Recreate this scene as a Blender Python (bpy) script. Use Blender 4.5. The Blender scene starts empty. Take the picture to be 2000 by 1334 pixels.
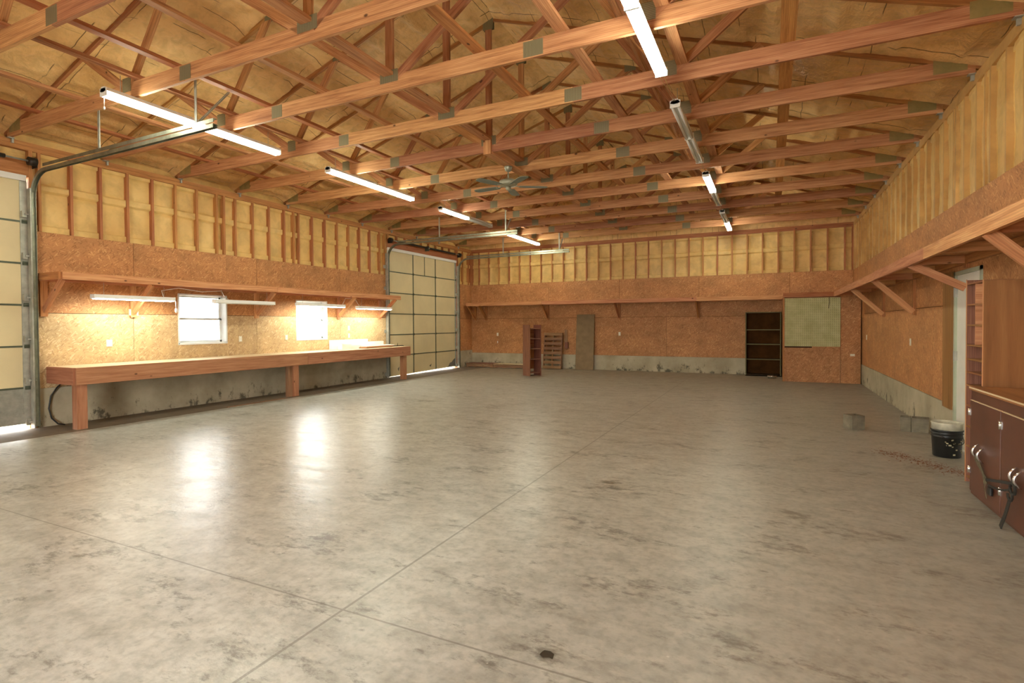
import bpy, bmesh, math, random
from mathutils import Vector, Matrix
random.seed(7)
F = 0.3048                      # everything below is laid out in feet
C = bpy.context.scene.collection
sc = bpy.context.scene

# ------------------------------------------------------------------ camera, world, exposure
YAW, PITCH, ROLL = math.radians(-25.542), math.radians(-0.97), math.radians(-0.311)
CAMH = 4.942
_r = Vector((math.cos(YAW), -math.sin(YAW), 0))
_f = Vector((math.sin(YAW)*math.cos(PITCH), math.cos(YAW)*math.cos(PITCH), math.sin(PITCH)))
_u = Vector((-math.sin(YAW)*math.sin(PITCH), -math.cos(YAW)*math.sin(PITCH), math.cos(PITCH)))
rx = _r*math.cos(ROLL) + _u*math.sin(ROLL)
ux = _u*math.cos(ROLL) - _r*math.sin(ROLL)
cam_d = bpy.data.cameras.new('camera'); cam = bpy.data.objects.new('camera', cam_d); C.objects.link(cam)
cam_d.sensor_fit = 'HORIZONTAL'; cam_d.sensor_width = 36.0
cam_d.lens = 1043.827/2000*36.0
cam_d.shift_x = (1000-1006.05)/2000; cam_d.shift_y = (650.97-667)/2000
cam_d.clip_start = 0.05; cam_d.clip_end = 400
M3 = Matrix((rx, ux, -_f)).transposed()
cam.matrix_world = Matrix.Translation((0, 0, CAMH*F)) @ M3.to_4x4()
sc.camera = cam

w = bpy.data.worlds.new('world'); sc.world = w; w.use_nodes = True
bg = w.node_tree.nodes['Background']
bg.inputs['Color'].default_value = (1.0, 0.985, 0.93, 1); bg.inputs['Strength'].default_value = 13.0
sc.view_settings.view_transform = 'Standard'; sc.view_settings.look = 'None'
sc.view_settings.gamma = 1; sc.view_settings.use_curve_mapping = False
sc.view_settings.exposure = 0.68
sc.cycles.use_denoising = True
sc.cycles.max_bounces = 8; sc.cycles.diffuse_bounces = 5; sc.cycles.glossy_bounces = 3
sc.cycles.use_adaptive_sampling = True; sc.cycles.adaptive_threshold = 0.02
sc.cycles.caustics_reflective = False; sc.cycles.caustics_refractive = False
sc.cycles.sample_clamp_indirect = 6
TUBE = 42.0                      # radiance of a lit fluorescent tube
TUBEW = 44.0                     # the shop lights under the left shelf

XL, XR, YB, YF = -32.36, 6.62, 55.68, -9.0
H = 13.85                        # truss bearing height

# ------------------------------------------------------------------ materials
def newmat(name):
    m = bpy.data.materials.new(name); m.use_nodes = True
    nt = m.node_tree; b = nt.nodes['Principled BSDF']
    return m, nt, b
def N(nt, t, **k):
    n = nt.nodes.new(t)
    for a, v in k.items():
        if a.startswith('i_'): n.inputs[int(a[2:])].default_value = v
        else: setattr(n, a, v)
    return n
def L(nt, a, b): nt.links.new(a, b)
def math_n(nt, op, a, b=None, clamp=False):
    n = nt.nodes.new('ShaderNodeMath'); n.operation = op; n.use_clamp = clamp
    for i, v in enumerate((a, b)):
        if v is None: continue
        if isinstance(v, (int, float)): n.inputs[i].default_value = v
        else: L(nt, v, n.inputs[i])
    return n.outputs[0]
def ramp(nt, fac, stops, interp='LINEAR'):
    n = nt.nodes.new('ShaderNodeValToRGB'); cr = n.color_ramp; cr.interpolation = interp
    while len(cr.elements) < len(stops): cr.elements.new(0.5)
    for e, (p, c) in zip(cr.elements, stops):
        e.position = p; e.color = (*c, 1) if len(c) == 3 else c
    L(nt, fac, n.inputs[0]); return n.outputs[0]
def g(v): return (v, v, v)
def mix(nt, fac, a, b, mode='MIX'):
    n = nt.nodes.new('ShaderNodeMix'); n.data_type = 'RGBA'; n.blend_type = mode
    ins = [n.inputs[0], n.inputs[6], n.inputs[7]]
    for s, v in zip(ins, (fac, a, b)):
        if isinstance(v, (int, float)): s.default_value = v
        elif isinstance(v, tuple): s.default_value = (*v, 1)
        else: L(nt, v, s)
    return n.outputs[2]
def mapping(nt, vec, scale=(1, 1, 1), rot=(0, 0, 0), loc=(0, 0, 0)):
    n = nt.nodes.new('ShaderNodeMapping')
    n.inputs['Scale'].default_value = scale; n.inputs['Rotation'].default_value = rot; n.inputs['Location'].default_value = loc
    L(nt, vec, n.inputs['Vector']); return n.outputs[0]
def noise(nt, vec, scale=1, detail=4, rough=0.55, dist=0.0):
    n = N(nt, 'ShaderNodeTexNoise'); n.inputs['Scale'].default_value = scale
    n.inputs['Detail'].default_value = detail; n.inputs['Roughness'].default_value = rough; n.inputs['Distortion'].default_value = dist
    L(nt, vec, n.inputs['Vector']); return n.outputs['Fac']
def bump(nt, b, h, strength=0.3, dist=0.01):
    n = N(nt, 'ShaderNodeBump'); n.inputs['Strength'].default_value = strength; n.inputs['Distance'].default_value = dist
    L(nt, h, n.inputs['Height']); L(nt, n.outputs[0], b.inputs['Normal'])
def uv_rand(nt, amount=50):
    tc = N(nt, 'ShaderNodeTexCoord'); oi = N(nt, 'ShaderNodeObjectInfo')
    off = N(nt, 'ShaderNodeCombineXYZ'); L(nt, math_n(nt, 'MULTIPLY', oi.outputs['Random'], amount), off.inputs[0])
    L(nt, math_n(nt, 'MULTIPLY', oi.outputs['Random'], amount*1.7), off.inputs[1])
    a = N(nt, 'ShaderNodeVectorMath', operation='ADD'); L(nt, tc.outputs['UV'], a.inputs[0]); L(nt, off.outputs[0], a.inputs[1])
    return a.outputs[0], oi.outputs['Random']
def wood(name, c1, c2, c3, rough=0.6, knots=True, var=0.3, scale=1.0, foam=0.0, spec=0.3, wf=0.24):
    m, nt, b = newmat(name)
    v, rnd = uv_rand(nt)
    grain = noise(nt, mapping(nt, v, (0.5*scale, 9*scale, 1)), 1, 6, 0.6, 0.35)
    fine = noise(nt, mapping(nt, v, (2.0, 60, 1)), 1, 3, 0.6)
    wav = N(nt, 'ShaderNodeTexWave', wave_type='BANDS', bands_direction='Y')
    L(nt, mapping(nt, v, (0.35*scale, 5*scale, 1)), wav.inputs['Vector'])
    wav.inputs['Scale'].default_value = 1.1; wav.inputs['Distortion'].default_value = 5.5; wav.inputs['Detail'].default_value = 2.5; wav.inputs['Detail Scale'].default_value = 0.7
    col = ramp(nt, grain, [(0.3, c1), (0.5, c2), (0.72, c3)])
    col = mix(nt, math_n(nt, 'MULTIPLY', wav.outputs['Fac'], wf), col, tuple(x*0.45 for x in c1))
    col = mix(nt, math_n(nt, 'MULTIPLY', ramp(nt, fine, [(0.45, g(0)), (0.8, g(1))]), 0.25), col, tuple(x*0.5 for x in c1))
    if knots:
        vo = N(nt, 'ShaderNodeTexVoronoi'); L(nt, mapping(nt, v, (0.72, 1.25, 1) if scale > 0.3 else (0.42, 0.7, 1)), vo.inputs['Vector']); vo.inputs['Scale'].default_value = 1.0
        kn = ramp(nt, vo.outputs['Distance'], [(0.040, g(1)), (0.075, g(0))])
        col = mix(nt, math_n(nt, 'MULTIPLY', kn, 0.85), col, (0.045, 0.014, 0.006))
    hs = N(nt, 'ShaderNodeHueSaturation'); L(nt, col, hs.inputs['Color'])
    L(nt, math_n(nt, 'ADD', math_n(nt, 'MULTIPLY', rnd, var), 1-var*0.5), hs.inputs['Value'])
    L(nt, math_n(nt, 'ADD', math_n(nt, 'MULTIPLY', rnd, 0.022), 0.489), hs.inputs['Hue'])
    out = hs.outputs[0]
    if foam:
        tc = N(nt, 'ShaderNodeTexCoord')
        fn = noise(nt, tc.outputs['Object'], 1.3, 5, 0.6)
        out = mix(nt, ramp(nt, fn, [(0.5-foam*0.3, g(1)), (0.62-foam*0.2, g(0))]), out, (0.50, 0.27, 0.075))
    L(nt, out, b.inputs['Base Color']); b.inputs['Roughness'].default_value = rough
    b.inputs['Specular IOR Level'].default_value = spec
    bump(nt, b, grain, 0.25, 0.004)
    return m
def osb(name, base=(0.50, 0.225, 0.085), dark=(0.25, 0.095, 0.034), lite=(0.78, 0.45, 0.20), rough=0.62):
    m, nt, b = newmat(name)
    v, rnd = uv_rand(nt)
    col = None
    nn = N(nt, 'ShaderNodeTexNoise'); nn.inputs['Scale'].default_value = 1.6; nn.inputs['Detail'].default_value = 3; L(nt, v, nn.inputs['Vector'])
    wv = N(nt, 'ShaderNodeVectorMath', operation='MULTIPLY_ADD'); L(nt, nn.outputs['Color'], wv.inputs[0]); wv.inputs[1].default_value = (0.22, 0.22, 0); L(nt, v, wv.inputs[2]); v0 = v; v = wv.outputs[0]
    for i, (ang, sx, sy) in enumerate(((0.25, 5.0, 24), (1.3, 4.4, 20), (2.4, 5.4, 26))):
        r = mapping(nt, v, (1, 1, 1), (0, 0, ang)); s = mapping(nt, r, (sx, sy, 1), loc=(i*7.3, i*3.1, 0))
        vo = N(nt, 'ShaderNodeTexVoronoi'); vo.inputs['Scale'].default_value = 1.0; L(nt, s, vo.inputs['Vector'])
        sep = N(nt, 'ShaderNodeSeparateColor'); L(nt, vo.outputs['Color'], sep.inputs[0])
        c = ramp(nt, sep.outputs[0], [(0.0, dark), (0.3, base), (0.82, base), (1.0, lite)])
        if col is None: col = c
        else:
            f = ramp(nt, math_n(nt, 'MULTIPLY', sep.outputs[1], 1.0), [(0.5, g(0)), (0.52, g(1))], 'CONSTANT')
            col = mix(nt, f, col, c)
    big = noise(nt, mapping(nt, v, (0.6, 1.0, 1)), 0.9, 4, 0.6)
    col = mix(nt, 0.35, col, base)
    col = mix(nt, 1.0, col, ramp(nt, big, [(0.25, g(0.72)), (0.55, g(1.0)), (0.8, g(1.18))]), 'MULTIPLY')
    # black freckles and scuffs
    fr = noise(nt, mapping(nt, v, (1.2, 3.2, 1)), 3.3, 5, 0.7)
    col = mix(nt, math_n(nt, 'MULTIPLY', ramp(nt, fr, [(0.64, g(0)), (0.74, g(1))]), 0.7), col, (0.08, 0.035, 0.02))
    hs = N(nt, 'ShaderNodeHueSaturation'); L(nt, col, hs.inputs['Color']); L(nt, math_n(nt, 'ADD', math_n(nt, 'MULTIPLY', rnd, 0.14), 0.93), hs.inputs['Value'])
    L(nt, hs.outputs[0], b.inputs['Base Color']); b.inputs['Roughness'].default_value = rough
    b.inputs['Specular IOR Level'].default_value = 0.35
    bump(nt, b, fr, 0.15, 0.004)
    return m
def foam(name, c1, c2, c3, bscale=5.0, bstr=0.5, rough=0.42, cracks=False):
    m, nt, b = newmat(name)
    tc = N(nt, 'ShaderNodeTexCoord'); v = tc.outputs['Object']
    n1 = noise(nt, v, 0.9, 5, 0.6); n2 = noise(nt, v, bscale, 6, 0.6, 0.4); n3 = noise(nt, mapping(nt, v, (1, 1, 0.25)), 6.0, 3, 0.5)
    col = ramp(nt, n1, [(0.3, c1), (0.52, c2), (0.72, c3)])
    col = mix(nt, math_n(nt, 'MULTIPLY', ramp(nt, n2, [(0.35, g(1)), (0.55, g(0))]), 0.35), col, tuple(x*0.55 for x in c1))
    if cracks:      # splits where the foam shrank off purlins and trusses
        ft = mapping(nt, v, (1/F, 1/F, 1/F)); sx = N(nt, 'ShaderNodeSeparateXYZ'); L(nt, ft, sx.inputs[0])
        wob = math_n(nt, 'MULTIPLY', math_n(nt, 'SUBTRACT', noise(nt, ft, 0.8, 3), 0.5), 0.16)
        def line(c, period, off, wd, seed):
            q = math_n(nt, 'ADD', math_n(nt, 'SUBTRACT', c, off), wob)
            fr = math_n(nt, 'ABSOLUTE', math_n(nt, 'SUBTRACT', math_n(nt, 'FLOORED_MODULO', q, period), period/2))
            l_ = math_n(nt, 'LESS_THAN', fr, wd)
            nn = noise(nt, mapping(nt, ft, (1, 1, 1), loc=(seed, seed*2, 0)), 0.45, 2, 0.5)
            return math_n(nt, 'MULTIPLY', l_, ramp(nt, nn, [(0.50, g(0)), (0.55, g(1))]))
        cr = line(sx.outputs[0], 2.0, -12.87+0.30+1, 0.017, 3.0)
        for a_ in (line(sx.outputs[0], 2.0, -12.87-0.28+1, 0.014, 8.0), line(sx.outputs[1], 4.0, 8.57+0.42-2, 0.02, 13.0), line(sx.outputs[1], 4.0, 8.57-0.42-2, 0.018, 17.0)): cr = math_n(nt, 'MAXIMUM', cr, a_)
        col = mix(nt, math_n(nt, 'MULTIPLY', cr, 0.85), col, (0.10, 0.05, 0.012))
    L(nt, col, b.inputs['Base Color']); b.inputs['Roughness'].default_value = rough; b.inputs['Specular IOR Level'].default_value = 0.3
    if cracks: n2 = math_n(nt, 'ADD', n2, math_n(nt, 'MULTIPLY', noise(nt, mapping(nt, v, (8, 2, 2)), 1.2, 4, 0.6), 0.8))
    bump(nt, b, n2, bstr, 0.03)
    return m
def plain(name, col, rough=0.5, metal=0.0, var=0.12, nscale=4.0, bstr=0.0, spec=0.5):
    m, nt, b = newmat(name)
    tc = N(nt, 'ShaderNodeTexCoord'); n = noise(nt, tc.outputs['Object'], nscale, 5, 0.6)
    c = mix(nt, 1.0, col, ramp(nt, n, [(0.3, g(1-var)), (0.7, g(1+var*0.5))]), 'MULTIPLY')
    L(nt, c, b.inputs['Base Color']); b.inputs['Roughness'].default_value = rough; b.inputs['Metallic'].default_value = metal
    b.inputs['Specular IOR Level'].default_value = spec
    if bstr: bump(nt, b, n, bstr, 0.01)
    return m
def emit(name, col, s):
    m, nt, b = newmat(name)
    b.inputs['Base Color'].default_value = (0.9, 0.9, 0.9, 1)
    b.inputs['Emission Color'].default_value = (*col, 1); b.inputs['Emission Strength'].default_value = s
    return m

LUM = wood('truss_lumber', (0.31, 0.122, 0.052), (0.52, 0.240, 0.105), (0.68, 0.37, 0.18), var=0.42)
LUMTOP = wood('oversprayed_lumber', (0.25, 0.095, 0.03), (0.38, 0.155, 0.05), (0.50, 0.24, 0.08), var=0.2, foam=1.0, knots=False)
STUD = wood('stud_lumber', (0.30, 0.105, 0.035), (0.47, 0.185, 0.065), (0.60, 0.28, 0.10), var=0.25)
PINE = wood('shelf_pine', (0.42, 0.165, 0.065), (0.60, 0.27, 0.12), (0.74, 0.40, 0.19), var=0.2)
BENCHW = wood('bench_lumber', (0.29, 0.115, 0.054), (0.43, 0.195, 0.098), (0.54, 0.28, 0.15), var=0.15)
PLY = wood('pale_plywood', (0.62, 0.46, 0.27), (0.74, 0.58, 0.36), (0.82, 0.68, 0.46), knots=False, var=0.1, scale=0.5)
KNOTTY = wood('knotty_panel', (0.20, 0.078, 0.026), (0.30, 0.130, 0.046), (0.40, 0.19, 0.072), var=0.1, scale=0.22, wf=0.12)
OLDW = wood('weathered_pallet_wood', (0.20, 0.095, 0.045), (0.33, 0.18, 0.09), (0.44, 0.27, 0.15), var=0.5)
REDW = wood('red_stained_board', (0.17, 0.062, 0.035), (0.26, 0.105, 0.062), (0.33, 0.15, 0.09), knots=False, var=0.15)
DARKW = wood('dark_bookcase_wood', (0.018, 0.009, 0.003), (0.034, 0.016, 0.006), (0.055, 0.027, 0.010), knots=False, var=0.1, spec=0.08)
OSB = osb('osb_board')
FOAMW = foam('spray_foam_wall', (0.60, 0.36, 0.115), (0.74, 0.49, 0.175), (0.82, 0.58, 0.24), 4.0, 0.25)
FOAMR = foam('spray_foam_roof', (0.60, 0.345, 0.125), (0.76, 0.475, 0.20), (0.86, 0.59, 0.28), 6.0, 0.9, 0.30, True)
STUDF = foam('sprayed_stud', (0.44, 0.24, 0.08), (0.58, 0.34, 0.115), (0.70, 0.46, 0.18), 4.0, 0.3)
GALV = plain('galvanised_steel', (0.46, 0.46, 0.40), 0.5, 0.6, 0.25, 9)
GALVD = plain('dull_galvanised_track', (0.34, 0.35, 0.27), 0.42, 0.8, 0.3, 7)
PLATE, _nt, _b = newmat('gusset_plate_metal')
_v, _ = uv_rand(_nt, 3); _w = N(_nt, 'ShaderNodeTexWave', wave_type='BANDS', bands_direction='X'); L(_nt, _v, _w.inputs['Vector'])
_w.inputs['Scale'].default_value = 6.0; _w.inputs['Distortion'].default_value = 1.5; _w.inputs['Detail'].default_value = 2
L(_nt, ramp(_nt, _w.outputs['Fac'], [(0.2, (0.15, 0.125, 0.065)), (0.8, (0.27, 0.235, 0.14))]), _b.inputs['Base Color'])
_b.inputs['Metallic'].default_value = 0.35; _b.inputs['Roughness'].default_value = 0.5
WHITEM = plain('white_enamel', (0.82, 0.82, 0.78), 0.35, 0, 0.05)
TUBEOFF = plain('unlit_tube_glass', (0.72, 0.72, 0.68), 0.2, 0, 0.02)
LIT = emit('lit_fluorescent_tube', (0.965, 1.0, 0.80), TUBE)
LITW = emit('lit_shop_tube', (0.96, 1.0, 0.86), TUBEW)
CREAM = plain('cream_door_liner', (0.70, 0.58, 0.34), 0.55, 0, 0.08, 1.6)
DARKG = plain('dark_green_steel', (0.10, 0.115, 0.075), 0.5, 0.3, 0.3, 8)
WHITED = plain('white_door_paint', (0.78, 0.76, 0.68), 0.5, 0, 0.06)
FRAMEP = plain('grey_green_frame_paint', (0.42, 0.46, 0.33), 0.5, 0, 0.1)
WINF = plain('white_vinyl_window', (0.80, 0.81, 0.80), 0.4, 0, 0.03)
PLATEW = plain('ivory_plastic', (0.78, 0.72, 0.56), 0.4, 0, 0.03)
BLACK = plain('black_plastic', (0.012, 0.012, 0.011), 0.42, 0, 0.4, 6)
BLACKM = plain('black_iron', (0.03, 0.025, 0.02), 0.5, 0.6, 0.3)
CABR = plain('maroon_cabinet_paint', (0.110, 0.038, 0.020), 0.42, 0, 0.22, 3)
CHROME = plain('bright_chrome', (0.86, 0.86, 0.86), 0.15, 1.0, 0.05)
STRAP = plain('olive_webbing', (0.13, 0.10, 0.05), 0.9, 0, 0.6, 30)
STRAPD = plain('dark_webbing', (0.022, 0.018, 0.012), 0.9, 0, 0.5, 30)
FANM = plain('grey_green_fan_metal', (0.36, 0.36, 0.27), 0.4, 0.3, 0.1)
FANB = plain('grey_fan_blade', (0.21, 0.25, 0.21), 0.5, 0, 0.2, 6)
HARDB = plain('brown_hardboard', (0.235, 0.155, 0.075), 0.75, 0, 0.18, 5)
CARD = plain('white_trim_board', (0.88, 0.88, 0.86), 0.5, 0, 0.04)
GLASS, _nt, _b = newmat('window_glass'); _b.inputs['Transmission Weight'].default_value = 1; _b.inputs['Roughness'].default_value = 0.0; _b.inputs['IOR'].default_value = 1.02; _b.inputs['Base Color'].default_value = (0.97, 0.99, 1, 1)
# pegboard with holes every inch
PEG, _nt, _b = newmat('pale_green_pegboard'); _v, _ = uv_rand(_nt, 0)
_fr = N(_nt, 'ShaderNodeVectorMath', operation='FRACTION'); L(_nt, mapping(_nt, _v, (7, 7, 1)), _fr.inputs[0])
_ds = N(_nt, 'ShaderNodeVectorMath', operation='DISTANCE'); L(_nt, _fr.outputs[0], _ds.inputs[0]); _ds.inputs[1].default_value = (0.5, 0.5, 0)
_pn = noise(_nt, _v, 1.2, 5, 0.65)
_pc = ramp(_nt, _pn, [(0.3, (0.40, 0.37, 0.15)), (0.7, (0.56, 0.53, 0.26))])
L(_nt, mix(_nt, ramp(_nt, _ds.outputs['Value'], [(0.17, g(0.8)), (0.24, g(0))]), _pc, (0.14, 0.12, 0.04)), _b.inputs['Base Color']); _b.inputs['Roughness'].default_value = 0.6
# curb concrete, with dark stains that climb from the slab
CONC, _nt, _b = newmat('curb_concrete'); _tc = N(_nt, 'ShaderNodeTexCoord'); _v = _tc.outputs['Object']
_n1 = noise(_nt, _v, 1.4, 6, 0.6); _n2 = noise(_nt, mapping(_nt, _v, (1, 1, 0.6)), 5.5, 6, 0.72)
_c = ramp(_nt, _n1, [(0.3, (0.32, 0.27, 0.175)), (0.7, (0.54, 0.475, 0.335))])
_sx = N(_nt, 'ShaderNodeSeparateXYZ'); L(_nt, _v, _sx.inputs[0])
_low = ramp(_nt, math_n(_nt, 'DIVIDE', _sx.outputs[2], 1.6*F), [(0.0, g(0.14)), (0.8, g(-0.06 if False else 0.0))])
L(_nt, mix(_nt, math_n(_nt, 'MULTIPLY', ramp(_nt, math_n(_nt, 'ADD', _n2, _low), [(0.64, g(0)), (0.72, g(1))]), 0.8), _c, (0.045, 0.042, 0.025)), _b.inputs['Base Color'])
_b.inputs['Roughness'].default_value = 0.85; bump(_nt, _b, _n2, 0.3, 0.01)
BLOCKM = plain('grey_block', (0.20, 0.17, 0.115), 0.9, 0, 0.35, 9, 0.6)
# slab
FLOOR, _nt, _b = newmat('concrete_slab'); _tc = N(_nt, 'ShaderNodeTexCoord')
_ft = mapping(_nt, _tc.outputs['Object'], (1/F, 1/F, 1/F)); _sx = N(_nt, 'ShaderNodeSeparateXYZ'); L(_nt, _ft, _sx.inputs[0])
X_, Y_ = _sx.outputs[0], _sx.outputs[1]
_big = noise(_nt, _ft, 0.11, 5, 0.6, 0.4); _mid = noise(_nt, mapping(_nt, _ft, (1.0, 1.5, 1)), 1.3, 6, 0.62, 0.1); _fin = noise(_nt, _ft, 6, 2, 0.6)
_patch = noise(_nt, mapping(_nt, _ft, (1, 1.6, 1), (0, 0, 0.3), (3, 9, 0)), 0.42, 4, 0.6)
_str = noise(_nt, mapping(_nt, _ft, (1.0, 1.9, 1), (0, 0, 0.35)), 2.2, 5, 0.74, 0.1)
_base = ramp(_nt, _mid, [(0.25, (0.255, 0.247, 0.210)), (0.5, (0.412, 0.405, 0.360)), (0.75, (0.54, 0.535, 0.483))])
_base = mix(_nt, 1.0, _base, ramp(_nt, _big, [(0.3, g(0.88)), (0.65, g(1.06))]), 'MULTIPLY')
_sm = math_n(_nt, 'ADD', _str, math_n(_nt, 'MULTIPLY', math_n(_nt, 'SUBTRACT', _patch, 0.5), 0.9))
_base = mix(_nt, math_n(_nt, 'MULTIPLY', ramp(_nt, _sm, [(0.575, g(0)), (0.72, g(1))]), 0.8), _base, (0.10, 0.09, 0.07))
_lt = noise(_nt, mapping(_nt, _ft, (1.0, 2.0, 1), (0, 0, -0.2), (5, 1, 0)), 2.6, 4, 0.72, 0.1)
_base = mix(_nt, math_n(_nt, 'MULTIPLY', ramp(_nt, _lt, [(0.5, g(0)), (0.72, g(1))]), 0.45), _base, (0.56, 0.53, 0.45))
_base = mix(_nt, math_n(_nt, 'MULTIPLY', ramp(_nt, _fin, [(0.30, g(1)), (0.55, g(0))]), 0.35), _base, (0.13, 0.118, 0.092))
_spk = N(_nt, 'ShaderNodeTexVoronoi'); _spk.inputs['Scale'].default_value = 1.15; L(_nt, _ft, _spk.inputs['Vector'])
_base = mix(_nt, math_n(_nt, 'MULTIPLY', ramp(_nt, _spk.outputs['Distance'], [(0.022, g(1)), (0.03, g(0))]), 0.5), _base, (0.75, 0.73, 0.66))
def joint(coord, at, wdt=0.022):
    a = math_n(_nt, 'ABSOLUTE', math_n(_nt, 'SUBTRACT', coord, at)); return math_n(_nt, 'LESS_THAN', a, wdt)
_wob = math_n(_nt, 'MULTIPLY', math_n(_nt, 'SUBTRACT', _mid, 0.5), 0.12)
_xw = math_n(_nt, 'ADD', X_, _wob); _yw = math_n(_nt, 'ADD', Y_, _wob)
_j = joint(X_, -6.69, 0.028)
for q in (joint(Y_, 7.0, 0.02), joint(_xw, -19.95, 0.02), joint(_yw, 20.1, 0.018), joint(_yw, 33.2, 0.02)): _j = math_n(_nt, 'MAXIMUM', _j, q)
_base = mix(_nt, math_n(_nt, 'MULTIPLY', _j, 0.6), _base, (0.10, 0.085, 0.06))
# brown dust with dimmer light painted in towards the back and right walls
_edge = math_n(_nt, 'MULTIPLY', math_n(_nt, 'LESS_THAN', math_n(_nt, 'ADD', X_, math_n(_nt, 'MULTIPLY', _wob, 0.6)), -29.5), math_n(_nt, 'GREATER_THAN', Y_, 9.5))  # strip along the left wall: bench shadow painted in with floor dirt
_bk = ramp(_nt, math_n(_nt, 'DIVIDE', math_n(_nt, 'ADD', math_n(_nt, 'SUBTRACT', Y_, 33), math_n(_nt, 'MULTIPLY', _mid, 4)), 24), [(0.05, g(0)), (0.85, g(0.9))])
_rt = ramp(_nt, math_n(_nt, 'DIVIDE', math_n(_nt, 'ADD', math_n(_nt, 'ADD', X_, 4), math_n(_nt, 'MULTIPLY', _mid, 8)), 16), [(0.3, g(0)), (0.95, g(0.5))])
_dust_shade = math_n(_nt, 'MAXIMUM', math_n(_nt, 'MAXIMUM', math_n(_nt, 'MULTIPLY', _edge, 0.85), _bk), _rt)
_dc = math_n(_nt, 'ADD', math_n(_nt, 'MULTIPLY', _mid, 0.5), math_n(_nt, 'MULTIPLY', _str, 0.5))
_base = mix(_nt, _dust_shade, _base, ramp(_nt, _dc, [(0.35, (0.15, 0.108, 0.062)), (0.65, (0.31, 0.24, 0.155))]))
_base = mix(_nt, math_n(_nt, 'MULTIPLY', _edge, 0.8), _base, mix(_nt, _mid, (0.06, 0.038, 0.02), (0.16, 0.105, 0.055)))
L(_nt, _base, _b.inputs['Base Color'])
_ro = ramp(_nt, noise(_nt, mapping(_nt, _ft, (1.0, 1.6, 1)), 0.75, 6, 0.62, 0.25), [(0.3, g(0.38)), (0.5, g(0.30)), (0.7, g(0.285))])
L(_nt, math_n(_nt, 'ADD', _ro, math_n(_nt, 'MULTIPLY', _dust_shade, 0.45)), _b.inputs['Roughness']); _b.inputs['Specular IOR Level'].default_value = 0.75
_hb = math_n(_nt, 'ADD', noise(_nt, mapping(_nt, _ft, (1.0, 1.6, 1)), 0.75, 7, 0.66, 0.25), math_n(_nt, 'MULTIPLY', _fin, 0.03)); bump(_nt, _b, math_n(_nt, 'SUBTRACT', _hb, math_n(_nt, 'MULTIPLY', _j, 0.25)), 0.30, 0.02)
GROUND = plain('pale_gravel', (0.5, 0.48, 0.42), 0.9, 0, 0.2, 3)

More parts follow.
